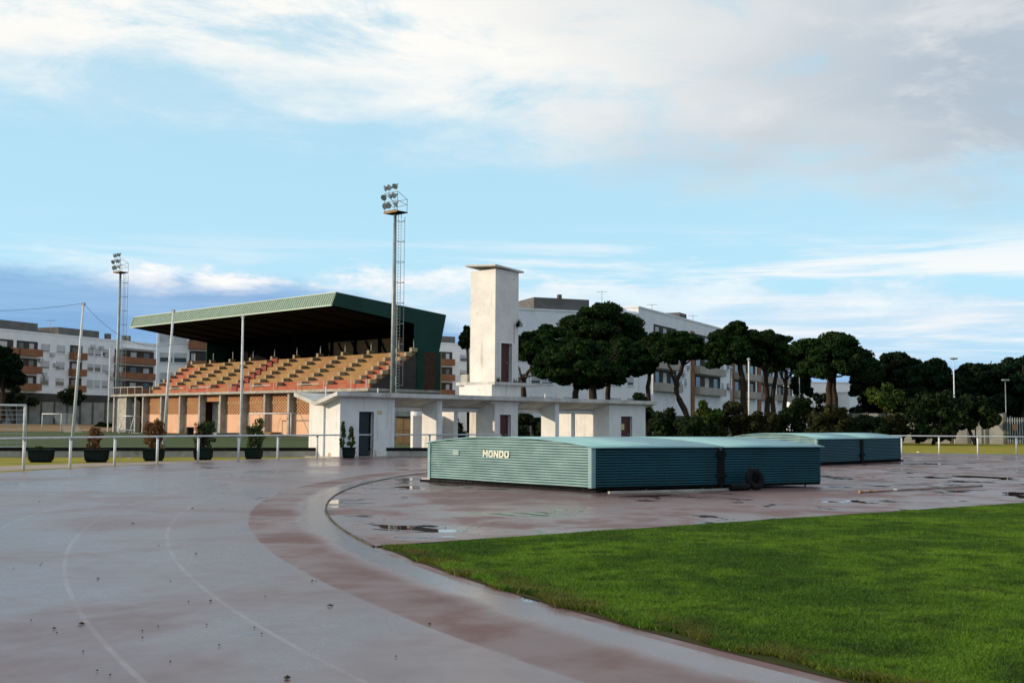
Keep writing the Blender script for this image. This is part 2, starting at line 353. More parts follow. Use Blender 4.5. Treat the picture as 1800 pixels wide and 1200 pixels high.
outline = [(p.x, p.y) for p in TL + mid_pts + TRt] + [(60, 62), (70, 20)] + [(p.x, p.y) for p in reversed(back)]
track = polysheet('running_track', outline, 0., M['track'])
# kerb of the inner edge: low rail, painted then mossy
M['kerb'] = mat('mossy_kerb', (.10, .085, .055), (.045, .04, .03), 1.2, .8, .25, dirt=(.035, .03, .022), dscale=.6, dlo=.46, dhi=.6)
CORNER = G(640, 962)
aC = math.atan2(CORNER.y - TC.y, CORNER.x - TC.x) % (2 * math.pi)
mbk = MB(); prof = [(36.445, 0), (36.445, .015), (36.45, .02), (36.475, .02), (36.48, .015), (36.48, 0)]
nk = 70; a0, a1 = math.radians(141), aC
for i in range(nk + 1):
    a = a0 + (a1 - a0) * i / nk
    mbk.v += [(TC.x + r * math.cos(a), TC.y + r * math.sin(a), z) for r, z in prof]
for i in range(nk):
    for k in range(5): mbk.f.append((i * 6 + k, i * 6 + k + 1, i * 6 + 7 + k, i * 6 + 6 + k))
kind(link('kerb', mbk.mesh('kerb'), M['kerb']), 'structure')

# lawn inside the bend
E0 = G(650, 963); E1 = G(1800, 885); ed = (E1 - E0).normalized()
arcpts = [TC + Vector((math.cos(a), math.sin(a), 0)) * 36.36 for a in np.linspace(aC, aC + math.radians(52), 60)]
lawn_pts = [(p.x, p.y) for p in arcpts]
far = E0 + ed * 46
lawn_pts += [(far.x, -8), (far.x, far.y)]
eb = MB(); en = Vector((-ed.y, ed.x, 0)); obox(eb, E0, ed, en, .12, 45, .0, .05, 0, .022)
kind(link('lawn_edging', eb.mesh('lawn_edging'), M['kerb']), 'structure')
def lawn_soil():
    m = bpy.data.materials.new('lawn_turf'); m.use_nodes = True; q = NG(m.node_tree); b = m.node_tree.nodes['Principled BSDF']
    pos = q.n('ShaderNodeNewGeometry').outputs['Position']
    c = q.mix(q.ramp(q.noise(pos, .8, 5, .6), .35, .65), (.040, .052, .014), (.055, .050, .020))
    c = q.mix(q.ramp(q.noise(pos, 9., 4, .6), .55, .75), c, (.07, .055, .02))
    m.node_tree.links.new(c, b.inputs['Base Color']); b.inputs['Roughness'].default_value = .95; b.inputs['Specular IOR Level'].default_value = .1
    nb = q.n('ShaderNodeBump', {'Height': q.noise(pos, 40., 4, .7), 'Strength': .8, 'Distance': .03}); m.node_tree.links.new(nb.outputs[0], b.inputs['Normal'])
    return m
polysheet('lawn', lawn_pts, .006, lawn_soil())
def blades():
    rng = np.random.default_rng(3); N = 1500000
    y = 6. + 21. * rng.random(N) ** 1.35; x = rng.random(N) * (y * .52 + 3.2) - 2.2
    d = (x - E0.x) * (-ed.y) + (y - E0.y) * ed.x                    # >0 beyond the straight edge
    rad = np.hypot(x - TC.x, y - TC.y)
    wob = .05 * np.sin(x * 3.1 + 1.3 * y) + .05 * np.sin(x * 7.7 - 2 * y)
    ok = (d < -.03 + wob * .5) & (rad < 36.28 + wob) & (x / y < .50)
    x, y, d, rad = x[ok], y[ok], d[ok], rad[ok]
    n = min(len(x), 620000); x, y, d, rad = x[:n], y[:n], d[:n], rad[:n]
    patch = np.sin(x * 2.1 + y * .7) * np.sin(y * 2.7 - x * 1.1) + .6 * np.sin(x * 5.3 - y * 1.9) * np.sin(y * 6.1 + x) + .5 * np.sin(x * .9 - y * .4)
    h = (.026 + .022 * rng.random(n)) * (1 + .15 * np.clip(patch, -1.6, 1.6)); h *= 1 + .5 * np.clip((rad - 35.9) * 2, 0, 1)
    a = rng.random(n) * 6.283; w = .0045 + .0045 * rng.random(n) + y * .00022
    lean = h * (.35 + .7 * rng.random(n)); b = rng.random(n) * 6.283
    V = np.zeros((n, 3, 3)); 
    V[:, 0, 0] = x - w * np.cos(a); V[:, 0, 1] = y - w * np.sin(a); V[:, 1, 0] = x + w * np.cos(a); V[:, 1, 1] = y + w * np.sin(a)
    V[:, 2, 0] = x + lean * np.cos(b); V[:, 2, 1] = y + lean * np.sin(b); V[:, 2, 2] = h
    V[:, :2, 2] = .004
    return np_mesh('grass', V.reshape(-1, 3), np.arange(3 * n).reshape(n, 3))
def grass_mat():
    m = bpy.data.materials.new('grass_blades'); m.use_nodes = True; q = NG(m.node_tree); b = m.node_tree.nodes['Principled BSDF']
    geo = q.n('ShaderNodeNewGeometry'); pos = geo.outputs['Position']; rnd = geo.outputs['Random Per Island']
    rad = q.n('ShaderNodeVectorMath', {0: pos, 1: tuple(TC)}, operation='DISTANCE').outputs['Value']
    c = q.mix(q.ramp(q.noise(pos, .55, 5, .6, .4), .36, .64), (.040, .112, .010), (.130, .255, .017))
    c = q.mix(q.m('MULTIPLY', q.ramp(q.noise(pos, 2.2, 5, .65), .44, .66), .8), c, (.020, .058, .010))
    c = q.mix(q.m('MULTIPLY', q.m('POWER', rnd, 2.), .4), c, (.16, .22, .03))
    edge = q.m('MULTIPLY', q.ramp(rad, 35.6, 36.2), q.ramp(q.noise(pos, 1.5, 4, .6), .40, .58))
    dryf = q.m('MAXIMUM', q.m('MULTIPLY', edge, .65), q.m('MULTIPLY', q.ramp(q.noise(pos, .7, 6, .68, .6), .60, .74), .4))
    c = q.mix(q.m('MULTIPLY', dryf, q.m('MULTIPLY_ADD', rnd, .5, .5)), c, (.17, .105, .035))
    m.node_tree.links.new(c, b.inputs['Base Color']); b.inputs['Roughness'].default_value = .55; b.inputs['Specular IOR Level'].default_value = .2
    tr = q.n('ShaderNodeBsdfTranslucent', {0: c}); mx = q.n('ShaderNodeMixShader', {0: .35, 1: b.outputs[0], 2: tr.outputs[0]})
    m.node_tree.links.new(mx.outputs[0], m.node_tree.nodes['Material Output'].inputs[0]); return m
go = link('lawn_grass', blades(), grass_mat())
go['label'] = 'short green lawn grass with brown patches inside the bend'; go['category'] = 'grass'; go['kind'] = 'stuff'

# strips between track and football pitch
LW0, LW1 = Vector((-46., 42.6, 0)), Vector((13.7, 59.7, 0))        # low wall along the pitch
lwd = (LW1 - LW0).normalized(); lwn = Vector((-lwd.y, lwd.x, 0))
M['path'] = mat('worn_path_concrete', (.36, .29, .24), (.27, .21, .17), .6, .8, .25, .1, 12, dirt=(.16, .125, .10), dscale=.45)
M['strip'] = mat('lit_rough_grass', (.30, .24, .030), (.20, .19, .025), .6, .9, .1, .6, 9, dirt=(.22, .17, .07), dscale=1.3)
M['pitch'] = mat('artificial_turf', (.060, .085, .028), (.050, .072, .024), .08, .9, .15, .2, 20, dirt=(.085, .095, .04), dscale=.06)
M['sand'] = mat('sandy_bank', (.30, .20, .12), (.24, .16, .09), .2, .95, .1)
strip_near = [toward(p, -k) for p, k in zip(FL, [.05 - o for o in off])]
strip = [(p.x, p.y) for p in TL] + [(p.x, p.y) for p in mid_pts + TRt] + [(60, 62.2), (60, 150), (40, 72), (40, 66)]
gs = [(p.x, p.y) for p in TL[:]] + [(p.x, p.y) for p in mid_pts] + [(p.x, p.y) for p in TRt] + [(60, 62), (80, 80), (80, 101), (20, 112), (LW1.x, LW1.y), (LW0.x, LW0.y), (-46, 20)]
polysheet('grass_verge', gs, -.016, M['strip'])
pw = [3.4, 3.3, 3.2, 3.1, 3.0, 2.9, 2.6, 2.2, 1.8, 1.5, 1.1, .8, .4, .3]
pth = [toward(p, .08) for p in FL[:14]] + [toward(p, -k) for p, k in reversed(list(zip(FL[:14], pw)))]
polysheet('path', [(p.x, p.y) for p in pth], -.010, M['path'])
polysheet('pitch', [(LW0.x, LW0.y), (LW1.x, LW1.y), (20, 112), (-5, 130), (-22, 119), (-62, 158), (-100, 150), (-110, 60)], -.012, M['pitch'])
sb = MB(); pA, pB, pC, pD = G(25, 757.5), G(205, 757.5), P(215, 735, 175), P(-40, 735, 160)
sb.add([(pA.x, pA.y, 0), (pB.x, pB.y, 0), (pC.x, pC.y, .9), (pD.x - 10, pD.y, .9), (pA.x - 30, pA.y - 8, 0)], [(0, 1, 2, 3, 4)])
kind(link('sandy_bank', sb.mesh('sandy_bank'), M['sand']), 'structure')
def pitch_line(a, b, w):
    d = (b - a).normalized(); n = Vector((-d.y, d.x, 0)) * w
    mb = MB(); mb.add([(p.x, p.y, -.004) for p in (a - n, b - n, b + n, a + n)], [(0, 1, 2, 3)])
    kind(link('pitch_line', mb.mesh('pitch_line'), M['paintwhite']), 'structure')
pitch_line(G(60, 758.2), G(240, 759.2), .14); pitch_line(G(435, 766.5), G(545, 770.5), .1)

# ------------------------------------------------------------------ low pitch wall
wl = (LW1 - LW0).length
lw = thing('low_wall', 'low grey concrete wall with black coping along the football pitch', 'wall', LW0, math.atan2(lwd.y, lwd.x))
part('wall_base', MB().box(0, wl, 0, .2, -.03, .27), M['concrete'], lw)
part('coping', MB().box(0, wl, -.03, .23, .27, .41), M['black'], lw)

# ------------------------------------------------------------------ rail fences round the bend
def fence(name, label, pts):
    o = thing(name, label, 'fence', pts[0])
    rel = [p - pts[0] for p in pts]
    post = MB().lathe([(.001, 1.0), (.048, 1.0), (.048, -.03), (.001, -.03)], 10); pm = post.mesh('post', True)
    cl = MB().lathe([(.06, .93), (.06, 1.01)], 8).mesh('clamp')
    for p in rel:
        q = link('post', pm, M['paintwhite'], o, p); link('clamp', cl, M['steel'], q, (0, 0, 0))
    part('top_rail', MB().tube([p + Vector((0, 0, 1.02)) for p in rel], .034, 8), M['rail'], o, True)
fence('rail_fence', 'white pipe rail fence curving past the dark planters and portico', FL)
fence('rail_fence', 'white pipe rail fence right of the farther green cover', FR)

# ------------------------------------------------------------------ portico with tower
PO = Vector((-7.9, 51.4, 0)); PA = math.atan2(.733, .68)
po = thing('portico', 'long white flat portico with folded concrete roof and open bays', 'portico', PO, PA)
L = 24.6
# folded roof: V section (front edge high, valley, rear edge high)
sec = [(0, 2.80), (1.6, 2.36), (3.2, 2.80), (3.2, 2.98), (1.6, 2.54), (0, 2.98)]
rf = part('roof', MB().prism(sec, 'x', 0, L), M['slab'], po)
part('roof_edge', MB().box(-.015, L + .015, -.06, 0, 2.79, 2.995), M['slab'], rf)
def pbox(name, x0, x1, y0, y1, z0, z1, m='white', par=None): return part(name, MB().box(x0, x1, y0, y1, z0, z1), M[m], par or po)
def wall_with_door(x0, x1, y0, y1, ztf, ztb, d0, d1, dz, doormat, lower=None, ajar=True, sill=0.):
    """hollow block whose front (y0) has a doorway; its top follows the folded roof"""
    t = .22
    def zr(y): return 2.36 + .44 * abs(y - 1.6) / 1.6 - .003 if ztf is None else ztf
    w = MB()
    w.prism([(y0, sill), (y0 + t, sill), (y0 + t, zr(y0 + t)), (y0, zr(y0))], 'x', x0, d0)
    w.prism([(y0, sill), (y0 + t, sill), (y0 + t, zr(y0 + t)), (y0, zr(y0))], 'x', d1, x1)
    w.prism([(y0, sill + dz), (y0 + t, sill + dz), (y0 + t, zr(y0 + t)), (y0, zr(y0))], 'x', d0, d1)
    side = [(y0 + t, sill), (y1, sill), (y1, zr(y1)), (max(1.6, y0 + t) if y1 > 1.6 else y1, zr(1.6) if y1 > 1.6 else zr(y1)), (y0 + t, zr(y0 + t))]
    if ztf is not None or y1 <= 1.6: side = [(y0 + t, sill), (y1, sill), (y1, zr(y1)), (y0 + t, zr(y0 + t))]
    w.prism(side, 'x', x0, x0 + t); w.prism(side, 'x', x1 - t, x1)
    w.prism([(y1 - t, sill), (y1, sill), (y1, zr(y1)), (y1 - t, zr(y1 - t))], 'x', x0 + t, x1 - t)
    part('wall', w, M['white' if ztf is None else 'tower'], po)
    f = MB(); f.box(d0 - .05, d0, y0 - .02, y0 + .10, sill, sill + dz + .05); f.box(d1, d1 + .05, y0 - .02, y0 + .10, sill, sill + dz + .05); f.box(d0, d1, y0 - .02, y0 + .10, sill + dz, sill + dz + .05)
    part('door_frame', f, M['white_soft'], po)
    dr = part('door', MB().box(d0 + .005, d1 - .16 if ajar else d1 - .005, y0 + .15, y0 + .20, sill + .01, sill + dz - .01), M[doormat], po)
    if lower: part('door_panel', MB().box(d0 + .06, d1 - .22, y0 + .13, y0 + .149, sill + .08, sill + dz * .48), M[lower], dr)
    part('door_handle', MB().box(d1 - .30, d1 - .20, y0 + .10, y0 + .149, sill + 1.0, sill + 1.04), M['steel'], dr)
    return dr
wall_with_door(.5, 3.8, .35, 2.65, None, None, 1.6, 2.5, 2.1, 'doorteal', 'doorteal')
wall_with_door(20.4, 23.95, .35, 2.95, None, None, 21.5, 22.6, 2.05, 'doorred', None, False)
part('notice', MB().box(21.72, 22.0, .478, .498, 1.25, 1.6), M['yellow'], po)
part('number_plate', MB().box(2.72, 2.83, .33, .348, 1.98, 2.16).box(2.88, 3.0, .33, .348, 1.98, 2.16), M['yellow'], po)
part('downpipe', MB().tube([(.46, 1.5, .05), (.46, 1.5, 2.3)], .05, 8), M['white_soft'], po)
for x, y0, y1 in ((6.6, .35, 1.47), (15.56, .35, 1.39)):
    part('pillar', MB().prism([(y0, 0), (y1, 0), (y1, 2.36 + .44 * (1.6 - y1) / 1.6 - .003), (y0, 2.36 + .44 * (1.6 - y0) / 1.6 - .003)], 'x', x, x + .32), M['white'], po)
part('pillar', MB().prism([(1.75, 0), (2.75, 0), (2.75, 2.67), (1.75, 2.39)], 'x', 9.1, 9.4), M['white'], po)
part('pillar', MB().prism([(1.75, 0), (2.75, 0), (2.75, 2.67), (1.75, 2.39)], 'x', 18.6, 18.9), M['white'], po)
pbox('screen_wall', 6.93, 9.09, 2.5, 2.68, 0, 1.95, 'white_soft')
part('valley_beam', MB().box(3.8, 10.7, 1.48, 1.72, 2.16, 2.365), M['white'], po); part('valley_beam', MB().box(12.5, 20.4, 1.48, 1.72, 2.16, 2.365), M['white'], po)
pbox('floor_slab', -.1, L, .1, 3.1, -.03, .025, 'concrete')
# ground floor of the tower, reaching through the roof
wall_with_door(10.7, 12.5, .35, 2.2, 2.75, None, 11.1, 11.95, 2.05, 'doorred', None, True)
part('tower_base', MB().box(10.45, 12.6, .33, 2.35, 2.62, 3.60), M['tower'], po)
part('tower_slab', MB().box(10.5, 14.3, .18, 3.05, 3.60, 3.76), M['slab'], po)
pbox('chimney_stub', 10.7, 11.3, 2.45, 3.0, 2.6, 3.597, 'tower'); pbox('chimney_stub', 10.75, 11.25, 2.45, 2.95, 3.763, 4.2, 'concrete')
wall_with_door(10.7, 12.5, .36, 2.2, 9.70, None, 11.15, 12.0, 2.05, 'doorred', None, True, 3.762)
tr = MB(); tr.hexa([(10.5, .20, 9.83), (12.74, .20, 9.66), (12.74, 2.45, 9.80), (10.5, 2.45, 9.97), (10.5, .20, 9.92), (12.74, .20, 9.75), (12.74, 2.45, 9.89), (10.5, 2.45, 10.06)])
part('tower_roof', tr, M['slab'], po)
part('conduit', MB().tube([(12.15, .335, 5.87), (12.15, .335, 6.9)], .016, 6), M['concrete'], po)
lampb = part('wall_lamp', MB().box(12.28, 12.56, .10, .35, 6.75, 6.95, .02), M['dark'], po); part('lamp_glass', MB().box(12.30, 12.54, .08, .10, 6.77, 6.93), M['lampglass'], lampb)
wd = MB(); rr = random.Random(4)                                  # weeds growing on the tower slab and roofs
def tuft(mb, c, h, n, r):
    for _ in range(n):
        a = rr.random() * 6.28; x = c[0] + rr.uniform(-r, r); y = c[1] + rr.uniform(-r, r); w = .012; hh = h * rr.uniform(.4, 1)
        mb.add([(x - w, y, c[2]), (x + w, y, c[2]), (x + hh * .4 * math.cos(a), y + hh * .4 * math.sin(a), c[2] + hh)], [(0, 1, 2)])
tuft(wd, (10.9, .3, 3.762), .35, 40, .1); tuft(wd, (12.2, .28, 3.762), .28, 40, .14); tuft(wd, (12.4, .22, 6.95), .28, 30, .08)
for _ in range(26): tuft(wd, (rr.uniform(.5, 24), rr.uniform(1.35, 1.75), 2.56), .22, 6, .12)
kind(part('weeds', wd, M['bushbrown'], po), 'stuff')
for x in (1.1, 4.3, 13.4, 16.8): part('vent_pipe', MB().tube([(x, 2.2, 2.65), (x, 2.2, 3.28)], .035, 6), M['paintwhite'], po)

# ------------------------------------------------------------------ grandstand
GO = Vector((-14.7, 115.7, 0)); GA = math.atan2(.714, .70)
gr = thing('grandstand', 'brick grandstand with tan terraces under a dark green cantilever roof', 'grandstand', GO, GA)
MODS = 4.7; SL = 44.4
# podium: slab, fins, wall panels
part('podium_slab', MB().box(-.35, 9.6, -.6, 55.3, 4.72, 5.0), M['concrete'], gr)
fins = [14.06 + MODS * k for k in range(-3, 8)] + [51.6, 55.0]
finm = MB().box(.15, .95, -.17, .17, 0, 4.72).mesh('pillar')
for s in fins: link('pillar', finm, M['concrete'], gr, (0, s, 0))
for a, b in zip(fins[:-3], fins[1:-2]):
    y0, y1 = a + .175, b - .175
    if abs(a - 28.16) < .2:                                       # the bay with the doorway
        part('wall_panel', MB().box(0.82, 1.07, y0, y0 + .9, 0, 4.72), M['plaster'], gr)
        part('wall_panel', MB().box(0.82, 1.07, y0 + .9, y1, 3.9, 4.72), M['brick'], gr)
        part('door', MB().box(1.6, 1.66, y0 + .95, y0 + 2.2, 0, 3.2), M['white_soft'], gr)
        part('doorway_wall', MB().box(1.9, 2.1, y0 + .9, y1, 0, 3.9), M['concrete'], gr)
        continue
    part('plaster_panel', MB().box(0.82, 1.07, y0, y1, 0, 2.35), M['plaster'], gr)
    part('brick_screen', MB().box(0.84, 1.06, y0, y1, 2.35, 3.55), M['lattice'], gr)
    part('beam', MB().box(0.79, 1.08, y0, y1, 3.55, 3.85), M['tan'], gr)
    part('brick_screen', MB().box(0.84, 1.06, y0, y1, 3.85, 4.72), M['lattice'], gr)
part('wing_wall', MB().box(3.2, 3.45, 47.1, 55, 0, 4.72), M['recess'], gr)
part('wing_wall', MB().box(.4, .6, 51.8, 54.8, 0, 4.72), M['concrete'], gr)
part('wing_post', MB().tube([(-.5, 55.2, 0), (-.5, 55.2, 11.3)], .09, 8), M['paintwhite'], gr)
part('wing_post', MB().tube([(.2, 49.0, 0), (.2, 49.0, 4.7)], .12, 8), M['paintwhite'], gr)
part('right_end_wall', MB().box(1.5, 9.6, -.3, -.05, 0, 4.72), M['concrete'], gr)
part('rear_wall', MB().box(9.6, 9.85, -.3, 55, 0, 9.0), M['brick'], gr)
# terraces
rowm = {}
NR, TD, TH_ = 8, .78, .5
ch = [2.3 + 4.68 * k for k in range(-1, 10)]; ch[0] = -.2
ch = [s for s in ch if s < SL] + [SL]
for i, (a, b) in enumerate(zip(ch[:-1], ch[1:])):
    for r in range(NR):
        z = 5.0 + TH_ * r; x = .15 + TD * r
        key = (round(b - a, 2), r)
        mk = M['tanred'] if (r <= 1 or (i in (0, 9) and r < 7)) else M['tan']
        part('terrace_row', MB().box(x, x + TD + .02 * (r < NR - 1), a + .004, b - .004, max(5.002, z - .2), z + TH_ - .012), mk, gr)
M['divider'] = mat('pale_step_concrete', (.40, .33, .22), (.32, .26, .17), 2., .9, .15)
dm = MB().box(0, .76, -.20, .20, 0, .42).mesh('divider_step')
for s in ch:
    for r in range(NR): link('divider_step', dm, M['divider'], gr, (.10 + TD * r, s, 5.0 + TH_ * (r + 1) - .008))
# red painted stair crossing one bay
for k in range(NR):
    part('red_step', MB().box(.02 + TD * k, .15 + TD * k, 24.4 - .02 * k, 25.5 - .02 * k, 5.0 + TH_ * k, 5.0 + TH_ * (k + 1) + .10), M['red'], gr)
    part('red_step', MB().box(.15 + TD * k, .52 + TD * k, 24.4, 25.5, 5.0 + TH_ * (k + 1) - .008, 5.0 + TH_ * (k + 1) + .16), M['red'], gr)
# lower stair flank at the right end (stepped cheek under the rows)
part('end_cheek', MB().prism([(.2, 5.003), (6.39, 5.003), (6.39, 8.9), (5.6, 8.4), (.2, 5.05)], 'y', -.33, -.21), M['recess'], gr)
# thin posts behind the last row and along the podium edge
pm = MB().tube([(0, 0, 0), (0, 0, 1.35)], .045, 6).mesh('post'); pf = MB().tube([(0, 0, 0), (0, 0, .95)], .04, 6).mesh('post')
for s in ch:
    link('post', pm, M['paintwhite'], gr, (6.2, s + .25, 8.98)); link('post', pf, M['paintwhite'], gr, (-.2, s + .1, 5.0))
for s in (46.5, 48.5, 50.5, 52.5, 54.5): link('post', pf, M['paintwhite'], gr, (-.2, s, 5.0))
part('podium_rail', MB().tube([(-.2, 46.5, 5.93), (-.2, 54.6, 5.93)], .035, 6), M['paintwhite'], gr)
for a in (8, 17, 30, 36): part('podium_rail', MB().tube([(-.2, a, 5.6), (-.2, a + 4, 5.6)], .035, 6), M['paintwhite'], gr)
# low wall with struts behind the last row
part('back_parapet', MB().box(6.42, 6.6, 0, SL, 9.0, 9.05), M['concrete'], gr)
for k in range(5):
    s = 18.6 - k * 2.6
    part('bracket', MB().tube([(9.3, s, 9.0), (9.3, s + 1.4, 10.9)], .09, 6), M['dark'], gr)
part('back_panel', MB().box(9.45, 9.55, 5.8, 19.5, 9.0, 11.0), M['tan'], gr)
# roof
RL = 41.6
roof = part('roof', MB().prism([(-4.02, 14.28), (10.7, 13.05), (10.7, 13.25), (-4.02, 14.46)], 'y', 0.03, RL - .03), M['dkgreen'], gr)
fa = MB(); nrib = 104                                              # ribbed sheet of the sloping front fascia
for i in range(nrib):
    y0 = RL * i / nrib; w = RL / nrib
    q = lambda t, y, o: (-4.07 - .53 * t - o, y, 14.42 - 1.25 * t)
    prof = [(0, 0), (.25, 0), (.32, .055), (.62, .055), (.75, 0), (1, 0)]
    for (a, oa), (b, ob) in zip(prof[:-1], prof[1:]):
        fa.add([q(0, y0 + w * a, oa), q(1, y0 + w * a, oa), q(1, y0 + w * b, ob), q(0, y0 + w * b, ob)], [(0, 1, 2, 3)])
part('fascia', fa, M['fascia'], roof)
part('fascia_trim', MB().prism([(-4.68, 13.05), (-4.50, 13.05), (-4.50, 13.17), (-4.68, 13.17)], 'y', -.02, RL + .02), M['trim'], roof)
part('fascia_trim', MB().prism([(-4.16, 14.40), (-3.98, 14.40), (-3.98, 14.49), (-4.16, 14.49)], 'y', -.02, RL + .02), M['trim'], roof)
part('fascia_trim', MB().prism([(-4.72, 13.05), (-4.55, 13.05), (-4.02, 14.49), (-4.19, 14.49)], 'y', RL + .02, RL + .10), M['trim'], roof)
gab = [(-4.55, 13.1), (6.15, 12.0), (6.15, 9.06), (9.7, 9.06), (10.7, 13.25), (-4.02, 14.46)]
part('gable_sheet', MB().prism(gab, 'y', -.06, 0.0), M['dkgreen'], roof)
part('gable_sheet', MB().prism(gab, 'y', RL, RL + .06), M['dkgreen'], roof)
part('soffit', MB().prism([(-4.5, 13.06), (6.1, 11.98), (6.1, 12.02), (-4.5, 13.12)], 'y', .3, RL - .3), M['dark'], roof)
part('rear_sheet', MB().prism([(9.65, 9.0), (9.75, 9.0), (10.7, 13.05), (10.6, 13.05)], 'y', .05, RL - .05), M['dark'], roof)  # soffit and rear sheet near-black: shade under the roof put into the colour
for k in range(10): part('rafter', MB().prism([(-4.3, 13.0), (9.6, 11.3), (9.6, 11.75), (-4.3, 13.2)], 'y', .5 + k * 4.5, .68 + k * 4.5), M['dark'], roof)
for k in range(10): part('roof_column', MB().box(9.2, 9.5, .5 + k * 4.5, .8 + k * 4.5, 9.0, 12.0), M['dark'], gr)
part('end_pier', MB().box(6.3, 7.2, -.45, -.05, 5.003, 9.05), M['dkgreen'], gr)
part('end_pier', MB().box(7.2, 9.0, -.42, -.05, 5.003, 9.05), M['brickshade'], gr)
part('end_pier', MB().box(9.0, 9.6, -.45, -.05, 5.003, 9.05), M['dkgreen'], gr)
part('notice', MB().box(3.0, 3.5, -.36, -.335, 5.4, 6.3), M['white_soft'], gr)

# ------------------------------------------------------------------ floodlight masts
def mast(label, base, h, face):
    o = thing('floodlight_mast', label, 'floodlight', base, face, 'floodlight masts beside the grandstand')
    part('pole', MB().tube([(0, 0, 0), (0, 0, h * .5), (0, 0, h - 2.3)], [.27, .22, .16], 12), M['steel'], o, True)
    pl = part('platform', MB().box(-.6, .75, -1.05, 1.05, h - 2.32, h - 2.22), M['dark'], o)
    part('platform_edge', MB().box(-.63, -.6, -1.05, 1.05, h - 2.35, h - 2.15), M['wood'], pl)
    fr = MB()
    for z in (h - 2.1, h - 1.2, h - .3): fr.tube([(-.55, -1.05, z), (-.55, 1.05, z)], .03, 6)
    for y in (-1.0, 1.0):
        fr.tube([(-.55, y, h - 2.2), (-.55, y, h - .3)], .03, 6); fr.tube([(.7, y, h - 2.2), (.7, y, h - .95)], .028, 6)
        fr.tube([(-.55, y, h - .3), (.7, y, h - .95)], .025, 6); fr.tube([(-.55, y, h - 1.2), (.7, y, h - 1.5)], .022, 6)
    for z in (h - .95, h - 1.5): fr.tube([(.7, -1.0, z), (.7, 1.0, z)], .025, 6)
    part('frame', fr, M['steel'], pl)
    lm = MB().lathe([(.03, .28), (.14, .26), (.23, .13), (.32, -.02), (.32, -.05)], 14); lm.tube([(0, 0, .24), (0, 0, .44)], .09, 8)
    lme = lm.mesh('lamp', True); gm = MB().lathe([(.001, -.035), (.31, -.035)], 14).mesh('lamp_glass')
    k = 0
    for z in (h - 1.75, h - .85, h + .05):
        for y in (-.78, 0, .78):
            q = link('lamp', lme, M['lamphead'], o, (-.75, y + (.1 if k % 2 else -.06), z + .12)); q.rotation_euler = (0, math.radians(48 + (k * 29) % 34), math.radians((k * 53) % 70 - 35)); k += 1
            link('lamp_glass', gm, M['lampglass'], q)
    # caged ladder
    ld = MB()
    for y in (-.22, .22): ld.tube([(.62, y, 3.0), (.62, y, h - 2.3)], .03, 5)
    n = int((h - 6) / .32)
    for i in range(n): ld.tube([(.62, -.22, 3.2 + .32 * i), (.62, .22, 3.2 + .32 * i)], .018, 4, False)
    part('ladder', ld, M['steel'], o)
    cg = MB(); z = 5.2
    while z < h - 2.4:
        cg.tube([(.62 + .62 * math.sin(math.pi * t), .40 * math.cos(math.pi * t), z) for t in np.linspace(0, 1, 7)], .026, 4)
        cg.tube([(.2, 0, z), (.62, 0, z)], .02, 4); z += 2.05
    for t in (.25, .5, .75): cg.tube([(.62 + .62 * math.sin(math.pi * t), .40 * math.cos(math.pi * t), 5.2) , (.62 + .62 * math.sin(math.pi * t), .40 * math.cos(math.pi * t), h - 2.5)], .016, 4)
    part('ladder_cage', cg, M['steel'], o)
    return o
b1 = P(690, 690, 112); mast('tall floodlight mast with caged ladder at the right end of the grandstand', (b1.x, 112, 0), 24.6, GA)
b2 = P(205, 690, 165); mast('floodlight mast rising behind the left end of the grandstand', (b2.x, 165, 0), 25.3, GA)

# ------------------------------------------------------------------ ball net posts and cables
tops = []
for (bx, tx, ty, d, nm) in ((126, 147, 533, 72, 'leftmost'), (287, 305, 545, 76.5, 'middle'), (423, 427, 556, 80.7, 'rightmost')):
    b = P(bx, 790, d); t = P(tx, ty, d); b.z = -.02
    o = thing('net_post', nm + ' of three tall leaning worn white net posts in front of the grandstand', 'post', b, 0, 'tall net posts along the pitch')
    a = t - b
    part('shaft', MB().tube([Vector(), a * .55, a], [.105, .09, .07], 8), M['paintwhite'], o, True)
    part('pulley', MB().box(a.x - .12, a.x + .12, a.y - .05, a.y + .05, a.z - .14, a.z + .04, .02), M['steel'], o)
    part('cleat', MB().tube([a * .62, a * .62 + Vector((-.18, -.1, 0))], .03, 6), M['steel'], o)
    tops.append(t)
def cable(a, b, sag, label):
    pts = [a + (b - a) * t - Vector((0, 0, 4 * sag * t * (1 - t))) for t in np.linspace(0, 1, 14)]
    solo('net_cable', MB().tube([p - a for p in pts], .011, 4), M['dark'], label, 'cable', a, 0, 'cables between the net posts')
cable(tops[0], tops[0] + Vector((-13, -13, .1)), 1.1, 'thin dark cable sagging left from the leftmost net post')
cable(tops[0], P(301, 606, 76.5), 1.0, 'thin dark cable sagging between the leftmost and middle net posts')

